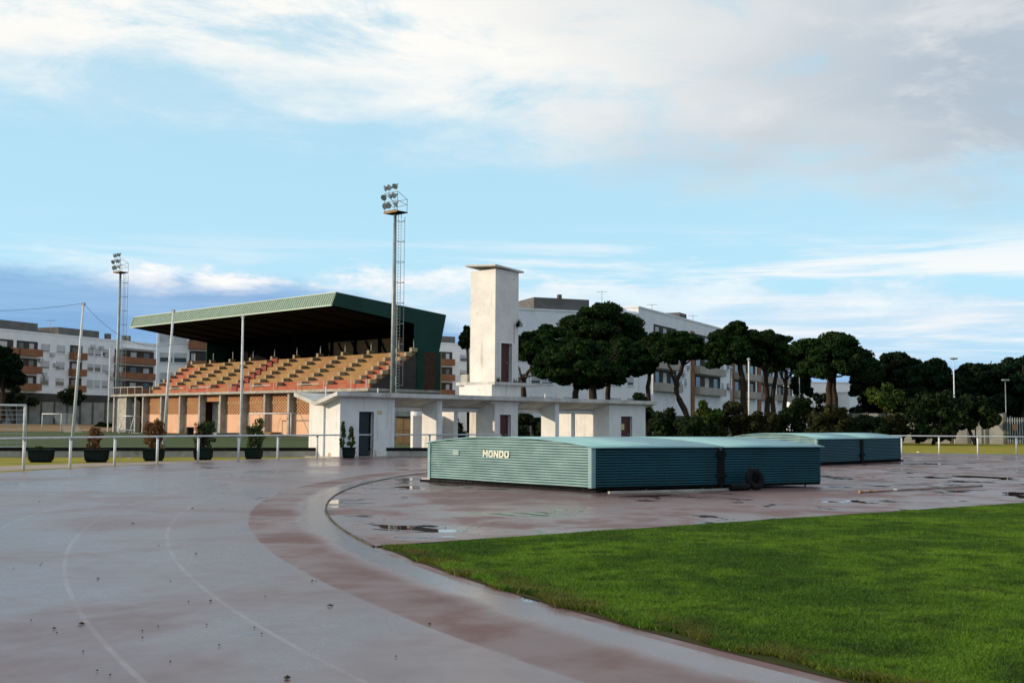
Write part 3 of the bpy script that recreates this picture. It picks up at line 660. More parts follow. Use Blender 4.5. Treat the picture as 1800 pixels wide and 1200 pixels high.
# ------------------------------------------------------------------ goals
def goal(label, a, b, h, depthv, r=.06, net=None, lean=Vector()):
    o = thing('football_goal', label, 'goal', a)
    v = b - a; up = Vector((lean.x, lean.y, h))
    for p in (Vector(), v): part('goal_post', MB().tube([p, p + up], r, 8), M['paintwhite'], o, True)
    part('crossbar', MB().tube([up - v.normalized() * r, v + up + v.normalized() * r], r, 8), M['paintwhite'], o, True)
    for p in (Vector(), v): part('net_stay', MB().tube([p + up, p + up + depthv * .45, p + depthv], r * .45, 6), M['rail'], o, True)
    part('ground_bar', MB().tube([depthv, v + depthv], r * .5, 6), M['rail'], o, True)
    if net:
        nb = MB(); n = 12
        for i in range(n + 1):
            q = v * (i / n); nb.tube([q + up + depthv * .45, q + depthv], .012, 3, False)
        for i in range(1, 9):
            k = i / 9; p = up * (1 - k) + depthv * (.45 + .55 * k); nb.tube([p, p + v], .012, 3, False)
        part('net', nb, M[net], o)
    return o
def gz(px, py, d): p = P(px, py, d); p.z = -.012; return p
goal('big white goal cut off by the left edge of the picture', gz(41, 787, 66), gz(-190, 780, 62.5), 2.44, Vector((-.6, 1.9, 0)), .065, 'rail')
goal('small white goal far across the pitch near the left wall', gz(73.5, 757, 152), gz(107, 758, 149), 2.35, Vector((2.6, .8, 0)), .06, 'rail')
goal('white goal in front of the salmon wall of the grandstand', gz(438, 762, 127), gz(511, 766, 122), 2.44, Vector((1.9, 1.2, 0)), .065)
goal('small goal frame tipped back beside the left end of the grandstand', gz(208, 757, 140), gz(227, 757, 139), 2.1, Vector((1.2, 1.4, 0)), .055, None, Vector((.5, .3, 0)))
mbx = MB().box(-.9, .9, -.35, .35, .35, .47, .03)
for x in (-.7, .7): mbx.box(x - .05, x + .05, -.3, .3, 0, .35)
p = gz(221, 757, 136)
solo('bench', mbx, M['paintwhite'], 'low white bench in front of the tipped goal frame', 'bench', p, .2)
p = gz(334, 763.5, 131); solo('crate', MB().box(-.35, .35, -.35, .35, 0, .8, .03).box(-.38, .38, -.38, .38, .8, .86, .02), M['black'], 'small black crate on the pitch before the grandstand', 'crate', p, .5)
def plank_pile(px, py, d, n, label, wid, m):
    p = gz(px, py, d); o = thing('mat_pile', label, 'mats', p, .75); r_ = random.Random(px)
    for i in range(n): part('mat', MB().box(-wid / 2 + r_.uniform(-.2, .2), wid / 2 + r_.uniform(-.2, .2), -.6, .6, .1 * i, .1 * i + .09, .02), M[m], o)
plank_pile(398, 764, 127, 3, 'low pile of pale boards lying left of the far goal', 3.2, 'panel')
plank_pile(485, 764.5, 128, 4, 'low brown pile of mats lying inside the far goal', 2.2, 'wood')

# ------------------------------------------------------------------ tank and cabinet behind the portico
tk = thing('water_tank', 'white upright cylindrical water tank on legs seen through the portico', 'tank', gz(733, 779, 84))
part('vessel', MB().lathe([(.02, .62), (.25, .66), (.45, .80), (.5, .98), (.5, 3.1), (.45, 3.25), (.25, 3.38), (.02, 3.42)], 22), M['paintwhite'], tk, True)
for k in range(3):
    a = k * 2.09 + .4; part('leg', MB().tube([(.36 * math.cos(a), .36 * math.sin(a), 0), (.36 * math.cos(a), .36 * math.sin(a), .85)], .06, 6), M['paintwhite'], tk)
part('pipe', MB().tube([(0, 0, .62), (0, 0, .3), (.7, .2, .3)], .05, 6), M['steel'], tk)
cb = thing('wooden_cabinet', 'tan wooden double door cabinet left of the white tank', 'cabinet', gz(709, 780, 82), .05)
part('body', MB().box(-.52, .52, 0, .7, 0, 1.95), M['wood'], cb)
for s in (-1, 1):
    for z0, z1 in ((.1, 1.0), (1.06, 1.88)):
        part('door_panel', MB().box(min(s * .03, s * .49), max(s * .03, s * .49), -.03, -.002, z0, z1), M['tan'], cb)
part('cabinet_roof', MB().box(-.58, .58, -.1, .76, 1.953, 2.03), M['dark'], cb)
pmp = thing('pump_box', 'dark box beside the white tank legs', 'box', gz(716, 779, 83)); part('body', MB().box(-.22, .22, 0, .4, 0, .75, .03), M['black'], pmp); part('lid', MB().box(-.25, .25, -.03, .43, .752, .80), M['dark'], pmp)

# ------------------------------------------------------------------ landing mat covers
M['cov_pale'] = mat('weathered_pale_green_sheet', (.15, .275, .285), (.19, .33, .34), 1.2, .5, .4, dirt=(.30, .42, .40), dscale=2.2, dlo=.60, dhi=.74)
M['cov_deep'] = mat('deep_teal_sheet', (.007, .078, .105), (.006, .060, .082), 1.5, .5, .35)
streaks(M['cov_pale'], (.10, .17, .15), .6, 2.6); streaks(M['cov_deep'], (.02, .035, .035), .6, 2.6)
M['cov_roof'] = mat('faded_teal_roof_sheet', (.25, .45, .47), (.20, .38, .41), .8, .5, .35, dirt=(.14, .22, .23), dscale=1., dlo=.58, dhi=.72)
M['letters'] = mat('worn_cream_lettering', (.66, .68, .56), (.58, .60, .48), 8., .6, .3, dirt=(.30, .43, .38), dscale=9., dlo=.56, dhi=.62)
M['sticker'] = mat('bleached_sticker', (.36, .46, .42), (.28, .40, .38), 6., .6, .3)
GLY = {'M': ((0, 0), (0, 7), (1.6, 7), (3, 4.2), (4.4, 7), (6, 7), (6, 0), (4.4, 0), (4.4, 4.2), (3.4, 2.2), (2.6, 2.2), (1.6, 4.2), (1.6, 0)),
       'N': ((0, 0), (0, 7), (1.7, 7), (4.1, 3.0), (4.1, 7), (5.7, 7), (5.7, 0), (4.0, 0), (1.6, 4.0), (1.6, 0))}
def glyph_polys(c):
    if c in GLY: return [GLY[c]], 6.0 if c == 'M' else 5.7
    o = ((0, 1.2), (0, 5.8), (1.2, 7), (4.4, 7), (5.6, 5.8), (5.6, 1.2), (4.4, 0), (1.2, 0)) if c == 'O' else ((0, 0), (0, 7), (0, 7), (3.9, 7), (5.6, 5.4), (5.6, 1.6), (3.9, 0), (0, 0))
    i = ((1.7, 2.0), (1.7, 5.0), (2.1, 5.4), (3.5, 5.4), (3.9, 5.0), (3.9, 2.0), (3.5, 1.6), (2.1, 1.6)) if c == 'O' else ((1.7, 1.6), (1.7, 5.4), (1.7, 5.4), (3.3, 5.4), (3.9, 4.8), (3.9, 2.2), (3.3, 1.6), (1.7, 1.6))
    n = len(o)
    return [(o[k], o[(k + 1) % n], i[(k + 1) % n], i[k]) for k in range(n) if (o[k] != o[(k + 1) % n] or i[k] != i[(k + 1) % n])], 5.6

def cover(name, label, c, r, l, rl, ll, parts2, zb=.13, ze=1.07, zr=.18, letters=False, group=None, ncol=28, cols=True, feet=True):
    """c: near corner, r: unit vector along the long side, l: unit vector along the arched end"""
    o = thing(name, label, 'mat cover', c, 0, group)
    nr = Vector((r.y, -r.x, 0)); nl = Vector((-l.y, l.x, 0))       # outward normals: long side, arched end
    if nl.dot(r) > 0: nl = -nl
    if nr.dot(l) > 0: nr = -nr
    top = lambda t: ze + zr * (1 - (2 * t - 1) ** 2)
    pitch = .064
    def end(p0, nrm, m, nm):
        mb = MB(); zs = []; z = zb
        while z < ze + zr + pitch: zs += [(z, 0), (z + pitch * .56, 0), (z + pitch * .62, -.055)]; z += pitch
        nc = ncol; idx = len(zs)
        for i in range(nc + 1):
            t = i / nc; h = top(t)
            for z, of in zs: q = p0 + l * (ll * t) + nrm * (of + .004 * math.sin(t * 23 + z * 9) + .003 * math.sin(t * 41 - z * 11)); mb.v.append((q.x, q.y, min(z, h) + .003 * math.sin(t * 9 + z * 3)))
        for i in range(nc):
            for k in range(idx - 1):
                if zs[k][0] < max(top(i / nc), top((i + 1) / nc)): mb.f.append((i * idx + k, i * idx + k + 1, (i + 1) * idx + k + 1, (i + 1) * idx + k))
        return part(nm, mb, m, o)
    def side(p0, nrm, m, nm):
        mb = MB(); z = zb; row = []
        while z < ze - .02: row += [(z, 0), (z + pitch * .56, 0), (z + pitch * .62, -.055)]; z += pitch
        for t in (0, 1):
            for zz_, of in row: q = p0 + r * (rl * t) + nrm * of; mb.v.append((q.x, q.y, min(zz_, ze)))
        n = len(row)
        for k in range(n - 1): mb.f.append((k, n + k, n + k + 1, k + 1))
        return part(nm, mb, m, o)
    Z0 = Vector((0, 0, 0))
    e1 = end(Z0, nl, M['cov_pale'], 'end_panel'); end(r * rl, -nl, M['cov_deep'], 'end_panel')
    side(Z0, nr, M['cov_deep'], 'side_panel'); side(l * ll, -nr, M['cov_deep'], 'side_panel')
    # arched roof sheet with overhang
    mb = MB(); nc = 20; ov = .06
    for sft in (0, .022):
        for e in (-ov * parts2[0], rl + ov * parts2[1]):
            for i in range(nc + 1):
                t = -.012 + 1.024 * i / nc; q = l * (ll * t) + r * e; mb.v.append((q.x, q.y, top(min(max(t, 0), 1)) - .03 * (t < 0 or t > 1) + .012 + sft))
    n = nc + 1
    for i in range(nc): mb.f += [(i, i + 1, n + i + 1, n + i), (2 * n + i, 3 * n + i, 3 * n + i + 1, 2 * n + i + 1), (i, 2 * n + i, 2 * n + i + 1, i + 1), (n + i, n + i + 1, 3 * n + i + 1, 3 * n + i)]
    mb.f += [(0, n, 3 * n, 2 * n), (n - 1, 3 * n - 1, 4 * n - 1, 2 * n - 1)]
    part('roof_sheet', mb, M['cov_roof'], o, True)
    # corner angles
    for p in ((Z0, l * ll) if parts2[0] else ()):
        q = p - r * .0 ; s = 1 if p.length < .1 else -1
        cm = MB(); obox(cm, q + nl * .012, l * s, r, -.012, .09, -.012, .004, zb - .02, ze); obox(cm, q + nr * s * .012, l * s, r, -.014, .004, -.012, .09, zb - .02, ze)
        part('corner_angle', cm, M['cov_pale'], o)
    # base frame and feet
    fm = MB(); q0 = Z0
    for p, d, ln in ((Z0, r, rl), (l * ll - l * .05, r, rl)): obox(fm, p, d, Vector((-d.y, d.x, 0)), .03, ln - .03, 0, .05, .07, zb + .01)
    for p, d, ln in ((r * .02, l, ll), (r * (rl - .07), l, ll)): obox(fm, p, l, r, .03, ln - .03, 0, .05, .075, zb + .015)
    part('base_frame', fm, M['dark'], o)
    for a in (.06, .35, .65, .94):
        for b in (.02, .5, .96):
            if a in (.35, .65) and b == .5: continue
            q = l * (ll * a) + r * (rl * b); part('foot', MB().box(q.x - .018, q.x + .018, q.y - .018, q.y + .018, 0, .08), M['steel'], o)
    if letters:
        ux = -l; z0 = .745; t0 = .632; hgt = .18; sc = hgt / 7; x = 0.
        base_p = l * (ll * t0) + nl * .015
        for chn in 'MONDO':
            polys, w = glyph_polys(chn); lm = MB()
            for py in polys:
                n = len(py); f = [base_p + ux * ((x + a + b * .06) * sc * 1.22) + Vector((0, 0, z0 + b * sc)) for a, b in py]; bk = [p + nl * .004 for p in f]
                lm.add(f + bk, [tuple(range(n)), tuple(range(2 * n - 1, n - 1, -1))] + [(i, n + i, n + (i + 1) % n, (i + 1) % n) for i in range(n)])
            part('lettering', lm, M['letters'], e1); x += w + .7
        sm = MB(); obox(sm, l * (ll * .83) + nl * .014, ux, nl, 0, .24, 0, .004, .77, .83); obox(sm, l * (ll * .83) + nl * .014, ux, nl, 0, .24, 0, .004, .84, .89)
        part('faded_sticker', sm, M['sticker'], e1)
    return o
C1 = G(1040, 866); CR = G(1443, 855.5); CL = G(753, 847)
r1 = (CR - C1); l1 = (CL - C1); RL1, LL1 = r1.length, l1.length; r1.normalize(); l1.normalize()
gap = .10; h1 = RL1 * .535 - gap / 2
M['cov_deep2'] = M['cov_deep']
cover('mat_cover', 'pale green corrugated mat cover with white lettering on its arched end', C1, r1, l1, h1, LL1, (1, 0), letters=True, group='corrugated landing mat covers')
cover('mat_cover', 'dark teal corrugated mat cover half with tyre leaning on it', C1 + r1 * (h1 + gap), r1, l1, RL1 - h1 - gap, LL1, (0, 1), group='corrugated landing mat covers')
k1 = C1 + r1 * (h1 + gap / 2)
hb = MB(); d_ = k1 + Vector((r1.y, -r1.x, 0)) * .03
obox(hb, Vector((0, 0, 0)), r1, Vector((-r1.y, r1.x, 0)), -.10, -.052, -.035, -.004, .12, 1.02); obox(hb, Vector((0, 0, 0)), r1, Vector((-r1.y, r1.x, 0)), .052, .10, -.035, -.004, .12, 1.02)
obox(hb, Vector((0, 0, 0)), r1, Vector((-r1.y, r1.x, 0)), -.14, .14, -.06, -.036, .30, .40); obox(hb, Vector((0, 0, 0)), r1, Vector((-r1.y, r1.x, 0)), -.14, .14, -.06, -.036, .82, .92); obox(hb, Vector((0, 0, 0)), r1, Vector((-r1.y, r1.x, 0)), -.05, .05, -.03, .02, 0.0, .98)
solo('cover_latch', hb, M['black'], 'black upright latch bar closing the joint of the nearer cover', 'latch', k1 )
# farther pair
C2 = P(1436, 800, 45.8); C2.z = 0; CR2 = P(1584, 800, 52.0); CR2.z = 0
r2 = (CR2 - C2); RL2 = r2.length; r2.normalize(); l2 = Vector((-r2.y, r2.x, 0)); l2 = (l2 + Vector((-.714, .7, 0)) * .6).normalized()
h2 = RL2 * .50
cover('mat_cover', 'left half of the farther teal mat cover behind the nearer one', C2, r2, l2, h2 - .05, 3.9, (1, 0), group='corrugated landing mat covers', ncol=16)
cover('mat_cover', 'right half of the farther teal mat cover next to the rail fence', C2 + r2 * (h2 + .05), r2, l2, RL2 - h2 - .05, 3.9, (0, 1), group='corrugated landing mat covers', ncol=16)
k2 = C2 + r2 * h2; n2 = Vector((-r2.y, r2.x, 0)); hb = MB()
obox(hb, Vector((0, 0, 0)), r2, n2, -.12, -.052, -.04, -.004, .12, 1.02); obox(hb, Vector((0, 0, 0)), r2, n2, .052, .12, -.04, -.004, .12, 1.02); obox(hb, Vector((0, 0, 0)), r2, n2, -.05, .05, -.04, .02, 0., .99); obox(hb, Vector((0, 0, 0)), r2, n2, -.2, .2, -.08, -.041, .30, .42)
solo('cover_latch', hb, M['black'], 'black upright latch bar closing the joint of the farther cover', 'latch', k2)
# skid rails under the covers
nr1 = Vector((-r1.y, r1.x, 0))
sk = MB(); obox(sk, Vector((0, 0, 0)), l1, r1, -.1, LL1 + .42, .04, .16, .0, .06)
solo('skid_rail', sk, M['black'], 'black skid rail sticking out left under the lettered cover', 'rail', C1)
sk = MB(); obox(sk, Vector((0, 0, 0)), r2, n2, .2, RL2 + .5, .1, .22, .0, .07)
solo('skid_rail', sk, M['black'], 'black skid rail sticking out right under the farther cover', 'rail', C2)
sk = MB(); obox(sk, Vector((0, 0, 0)), r1, nr1, .3, 4.0, -.33, -.24, 0., .045)
solo('timber_beam', sk, M['concrete'], 'long grey timber lying before the nearer cover', 'timber', C1)

# old tyre leaning on the nearer cover
ty = G(1330, 861); tyre = thing('old_tyre', 'old black tyre leaning against the nearer teal cover', 'tyre', ty, math.atan2(r1.y, r1.x))
tm = MB(); n1_, n2_ = 32, 10
for i in range(n1_):
    a = 2 * math.pi * i / n1_
    for k in range(n2_):
        b = 2 * math.pi * k / n2_; rr_ = .20 + .085 * math.cos(b) * (1.06 if (i % 2 and math.cos(b) > .3) else 1); tm.v.append((rr_ * math.cos(a), .075 * math.sin(b), rr_ * math.sin(a)))
for i in range(n1_):
    for k in range(n2_): tm.f.append((i * n2_ + k, ((i + 1) % n1_) * n2_ + k, ((i + 1) % n1_) * n2_ + (k + 1) % n2_, i * n2_ + (k + 1) % n2_))
tq = part('tread_ring', tm, M['black'], tyre); tq.location = (0, .07, .272); tq.rotation_euler.x = math.radians(-18)
td = part('rim_disc', MB().lathe([(.001, -.03), (.12, -.035), (.135, -.01), (.14, .02), (.001, .02)], 18), M['dark'], tyre, True); td.location = (0, .07, .272); td.rotation_euler.x = math.radians(-18 + 90)
rlm = MB().tube([(-.28, 0, .085), (.28, 0, .085)], .085, 14); rlm.tube([(-.30, 0, .085), (-.281, 0, .085)], .04, 10)
solo('rubber_roll', rlm, M['black'], 'short black rubber roll on the ground left of the tyre', 'roll', G(1300, 862), math.atan2(r1.y, r1.x))

# crossbar lying on the red area
M['barpaint'] = mat('faded_bar_paint', (.30, .21, .18), (.22, .15, .13), 3., .5, .3)
ba, bb = G(1513, 866.5), G(1727, 855.5); bv = bb - ba
cb_ = thing('lying_crossbar', 'long brown bar lying on the wet red surface before the far cover', 'bar', ba)
part('bar', MB().tube([Vector((0, 0, .035)), bv + Vector((0, 0, .035))], .026, 8), M['barpaint'], cb_, True)
for t in (0, .07): q = bv * t; part('end_collar', MB().tube([q + Vector((0, 0, .037)) - bv.normalized() * .06, q + Vector((0, 0, .037)) + bv.normalized() * .06], .036, 8), M['wood'], cb_)
part('tape_band', MB().tube([bv * .25 + Vector((0, 0, .035)), bv * .27 + Vector((0, 0, .035))], .036, 8), M['paintwhite'], cb_)

# ------------------------------------------------------------------ foliage
def foliage(clumps, size, seed, flat=0.):
    rng = np.random.default_rng(seed); C = []; Nn = []
    for c, r, n in clumps:
        d = rng.normal(size=(n, 3)); d /= np.linalg.norm(d, axis=1, keepdims=True)
        rad = .55 + .45 * rng.random((n, 1)) ** .6
        C.append(np.array(c) + d * rad * np.array(r)); Nn.append(d + rng.normal(size=(n, 3)) * .7)
    C = np.concatenate(C); N = np.concatenate(Nn); N /= np.linalg.norm(N, axis=1, keepdims=True); n = len(C)
    T = np.cross(N, rng.normal(size=(n, 3))); T /= np.linalg.norm(T, axis=1, keepdims=True); B = np.cross(N, T)
    s = size * (.5 + rng.random((n, 1))); e = .45 + .35 * rng.random((n, 1))
    V = np.stack([C - T * s - B * s * e * .4, C + T * s * .3 - B * s * e, C + T * s + B * s * e * .3, C - T * s * .2 + B * s * e], axis=1)
    return V.reshape(-1, 3), np.arange(4 * n).reshape(n, 4)
def pine(label, base_px, d, crown, trunks, seed, material='pine', nclump=70, per=250, size=.15, group='stone pines beyond the track'):
    """crown: pixel box (x0, y0, x1, y1) at distance d; trunks: list of pixel paths"""
    a = P(crown[0], crown[3] + 10, d); b = P(crown[2], crown[1], d)
    bx = P(base_px, 760, d); base = Vector((bx.x, d, -.03))
    o = thing('pine_tree', label, 'tree', base, 0, group); rng = random.Random(seed)
    cx, cz = (a.x + b.x) / 2 - base.x, a.z; rx = (b.x - a.x) / 2; rz = b.z - a.z
    cl = []
    rx *= 1.09; nclump = int(nclump * 2.7)
    lobes = []
    for j in range(14):
        u = .86 * math.sqrt((j + .4) / 14); th = j * 2.4 + rng.uniform(-.4, .4)
        lr_ = rng.uniform(.27, .42); lobes.append((u * math.cos(th), u * math.sin(th), (math.sqrt(max(0, 1 - u * u)) * .76 - .12 * u + rng.uniform(-.14, .05)), lr_))
    for i in range(nclump):
        lx, ly, lz, lr_ = lobes[rng.randrange(14)] if i % 5 else (0, 0, .38, .70)
        th = rng.random() * 6.283; ph_ = rng.uniform(-.35, 1.45); k = .72 + .2 * rng.random()
        x = lx + lr_ * k * math.cos(th) * math.cos(ph_); y = ly + lr_ * k * math.sin(th) * math.cos(ph_)
        q_ = math.hypot(x, y)
        if q_ > .93: x *= .93 / q_; y *= .93 / q_
        z = min(max(lz + lr_ * .62 * k * math.sin(ph_), .08 + .14 * rng.random()), .97)
        cr = min(rx * rng.uniform(.09, .17), 1.3)
        cl.append(((cx + x * rx * .95, y * rx * .85, cz + rz * (z * .95)), (cr * 1.3, cr * 1.3, cr * .72), per))
    V, Fq = foliage(cl, size, seed)
    link('crown', np_mesh('crown', V, Fq), M[material], o)
    tm = MB()
    for path, r0 in trunks:
        pts = [P(px, py, d) - base for px, py in path]
        rs = [r0 * (1 - .45 * i / (len(pts) - 1)) for i in range(len(pts))]
        fine = []; fr = []
        for i in range(len(pts) - 1):
            for k in range(3):
                t = k / 3; fine.append(pts[i].lerp(pts[i + 1], t)); fr.append(rs[i] * (1 - t) + rs[i + 1] * t)
        fine.append(pts[-1]); fr.append(rs[-1])
        for i in range(1, len(fine) - 1): fine[i] += Vector((rng.uniform(-.08, .08), rng.uniform(-.1, .1), 0))
        tm.tube(fine, fr, 9)
        e = fine[-1]
        for k in range(5):
            th = k * 1.26 + rng.random(); ex = e + Vector((math.cos(th) * rx * rng.uniform(.35, .7), math.sin(th) * rx * .5, rz * rng.uniform(.10, .30)))
            st = fine[-2].lerp(e, rng.random()); md = st.lerp(ex, .5) + Vector((0, 0, -.12 * rx))
            tm.tube([st, md, ex], [fr[-1] * .6, fr[-1] * .42, fr[-1] * .2], 6)
    part('trunk', tm, M['bark'], o, True)
    return o
pine('stone pine with leaning forked trunk just right of the white tower', 921, 118, (900, 566, 1012, 652), [([(921, 772), (921, 690), (919, 660)], .38), ([(920, 668), (932, 648), (938, 632)], .2)], 11)
pine('tallest stone pine, its domed crown rising above the white block roof', 1000, 128, (972, 527, 1128, 612), [([(1010, 772), (1012, 690), (1030, 620)], .45)], 12, nclump=95)
pine('wide low stone pine with foliage hanging down to the portico roof', 1042, 108, (943, 583, 1090, 690), [([(1042, 772), (1042, 690), (1040, 645)], .48), ([(1044, 676), (1056, 650), (1062, 632)], .25)], 13, nclump=120)
pine('stone pine behind the wide low one with two thin stems', 1069, 116, (1030, 585, 1150, 665), [([(1069, 772), (1068, 690), (1072, 640)], .34)], 14, nclump=85)
pine('stone pine with flat crown over the right end of the portico', 1141, 122, (1105, 575, 1186, 645), [([(1142, 772), (1139, 680), (1143, 640)], .30)], 15)
pine('stone pine with crooked leaning trunk in front of the beige balconies', 1214, 112, (1148, 571, 1240, 640), [([(1215, 762), (1203, 720), (1188, 690), (1190, 668), (1205, 630)], .34), ([(1188, 676), (1178, 650), (1170, 630)], .18)], 16)
pine('broad stone pine leaning left beside the tall white lamp pole', 1314, 110, (1238, 563, 1342, 646), [([(1315, 764), (1309, 720), (1305, 660), (1296, 625)], .40)], 17, nclump=85)
pine('stone pine with twin bare stems left of the sky gap', 1353, 114, (1310, 566, 1388, 652), [([(1349, 764), (1349, 700), (1344, 640)], .33), ([(1361, 764), (1358, 700), (1365, 640)], .30)], 18)
pine('dark stone pine crown between the twin stemmed one and the round one', 1380, 122, (1340, 577, 1412, 660), [([(1378, 764), (1382, 650)], .3)], 19)
pine('round crowned stone pine with two dark trunks at the sky gap', 1463, 108, (1386, 580, 1538, 668), [([(1455, 764), (1458, 700), (1457, 655)], .40), ([(1471, 764), (1466, 700), (1464, 650)], .40)], 20, nclump=110)
fp = [(1560, 1500, 608, 1625, 720, 116, 'dark pine directly right of the round crowned one'), (1640, 1580, 606, 1692, 730, 112, 'dark pine behind the white street lamp'),
      (1720, 1668, 624, 1772, 730, 116, 'dark pine right of the white street lamp'), (1800, 1738, 620, 1870, 730, 112, 'dark pine at the right edge of the picture'),
      (1590, 1540, 622, 1650, 735, 132, 'shadowed pine filling the gap behind the light green tree'), (1760, 1700, 630, 1830, 738, 134, 'shadowed pine behind the concrete wall panels at far right')]
for i, (bx, x0, y0, x1, y1, d, lab) in enumerate(fp):
    pine(lab, bx, d, (x0, y0, x1, y1), [([(bx, 770), (bx + 2, 715), (bx, 670)], .4)], 30 + i, 'pinefar', 90, 240, .20, 'dark pines at the right')
pine('dark pine at the left edge of the picture before the apartments', 4, 165, (-40, 592, 38, 690), [([(6, 740), (6, 690), (4, 650)], .4)], 41, 'pinefar', 70, 150, .36)
pine('small pine far off in the sky gap', 1412, 190, (1392, 650, 1426, 694), [([(1410, 740), (1410, 680)], .25)], 42, 'pinefar', 40, 90, .4)
pine('treetop peeking out left of the white tower', 822, 150, (808, 568, 838, 612), [([(824, 760), (822, 600)], .25)], 43, 'pine', 40, 110, .3)

def bush(label, px, d, crown, seed, material='bush', nclump=28, per=130, size=.17, name='bush', cat='bush', group='bushes along the boundary', trunk=True, depth=.8):
    a = P(crown[0], crown[3], d); b = P(crown[2], crown[1], d); base = Vector((P(px, 760, d).x, d, -.03)); rng = random.Random(seed)
    o = thing(name, label, cat, base, 0, group); zb_ = max(0, a.z); cx = (a.x + b.x) / 2 - base.x; rx = (b.x - a.x) / 2; h = b.z - zb_
    cl = []
    for i in range(nclump):
        x, y = rng.uniform(-1, 1), rng.uniform(-1, 1); z = rng.random() * math.sqrt(max(.05, 1 - x * x * .8)); cr = rx * rng.uniform(.16, .34)
        cl.append(((cx + x * rx * .8, y * rx * depth, zb_ + .1 * h + z * h * .78), (cr, cr, min(cr, h * .25)), per))
    V, Fq = foliage(cl, size, seed); link('foliage', np_mesh('foliage', V, Fq), M[material], o)
    tm = MB()
    for k in range(3): tm.tube([(.1 * k - .1, 0, 0), (cx * .5 + rng.uniform(-.3, .3) * rx, rng.uniform(-.2, .2), (zb_ + h) * .3), (cx + rng.uniform(-.6, .6) * rx, rng.uniform(-.3, .3), zb_ + h * .6)], [.09, .07, .03], 6)
    part('stem', tm, M['bark'], o)
    return o
bl = [(1175, 100, (1140, 715, 1215, 775), 'bush', 'dark bush directly right of the portico end'), (1236, 98, (1205, 688, 1268, 768), 'bushlight', 'yellowish green bush left of the broad leaning pine'),
      (1222, 92, (1190, 732, 1262, 775), 'bush', 'low green bush in front of the yellowish one'), (1290, 100, (1262, 700, 1330, 772), 'bushbrown', 'brownish green bush at the foot of the broad leaning pine'),
      (1335, 98, (1310, 715, 1372, 772), 'bushbrown', 'brownish bush at the foot of the twin stems'), (1395, 100, (1360, 700, 1440, 772), 'bush', 'dark rounded bush below the sky gap'),
      (1420, 130, (1395, 685, 1460, 745), 'bush', 'round dark bush farther back below the small pine'), (1440, 96, (1418, 712, 1500, 772), 'bushbrown', 'olive bush around the two dark pine trunks'),
      (1510, 96, (1475, 724, 1560, 776), 'bush', 'dark bush left of the light green tree'), (1640, 97, (1588, 676, 1690, 780), 'bush', 'large drooping dark bush under the street lamp'),
      (1715, 99, (1655, 690, 1742, 752), 'bush', 'large dark bush spreading over the concrete panels'), (1575, 98, (1540, 722, 1612, 778), 'bushbrown', 'brownish bush right of the light green tree'),
      (930, 92, (895, 716, 960, 780), 'bush', 'dark hedge bush seen through the bay right of the tower'), (990, 94, (965, 722, 1015, 780), 'bush', 'dark bush seen through the bay before the red notice door'),
      (780, 98, (750, 728, 822, 780), 'bush', 'dark bush behind the portico screen wall'), (1120, 104, (1085, 690, 1150, 740), 'bush', 'bush behind the right end of the portico roof'),
      (130, 172, (105, 680, 152, 712), 'bush', 'bushy tree in front of the left apartments'), (25, 168, (-10, 690, 62, 716), 'bush', 'dark hedge below the left apartments'), (185, 170, (168, 742, 200, 758), 'bush', 'low dark bush near the left end of the grandstand')]
for i, (px, d, cr, m, lab) in enumerate(bl): bush(lab, px, d, cr, 60 + i, m, 34 if i in (9, 10) else 26, 170 if i in (9, 10) else 130)
for i, (px, x0, y0, x1, lab) in enumerate(((1530, 1490, 690, 1575, 'dark undergrowth below the pine right of the round crowned one'), (1605, 1560, 684, 1660, 'dark undergrowth behind the brownish bush'), (1690, 1640, 690, 1745, 'dark undergrowth behind the lamp pole foot'), (1775, 1720, 684, 1830, 'dark undergrowth behind the steel gate'), (1850, 1800, 690, 1900, 'dark undergrowth beyond the right picture edge'))):
    bush(lab, px, 122, (x0, y0, x1, 775), 110 + i, 'pinefar', 40, 220, .2)
bush('light green young tree left of the large drooping bush', 1555, 100, (1522, 674, 1592, 722), 90, 'bushlight', 24, 90, .16, 'young_tree', 'tree')

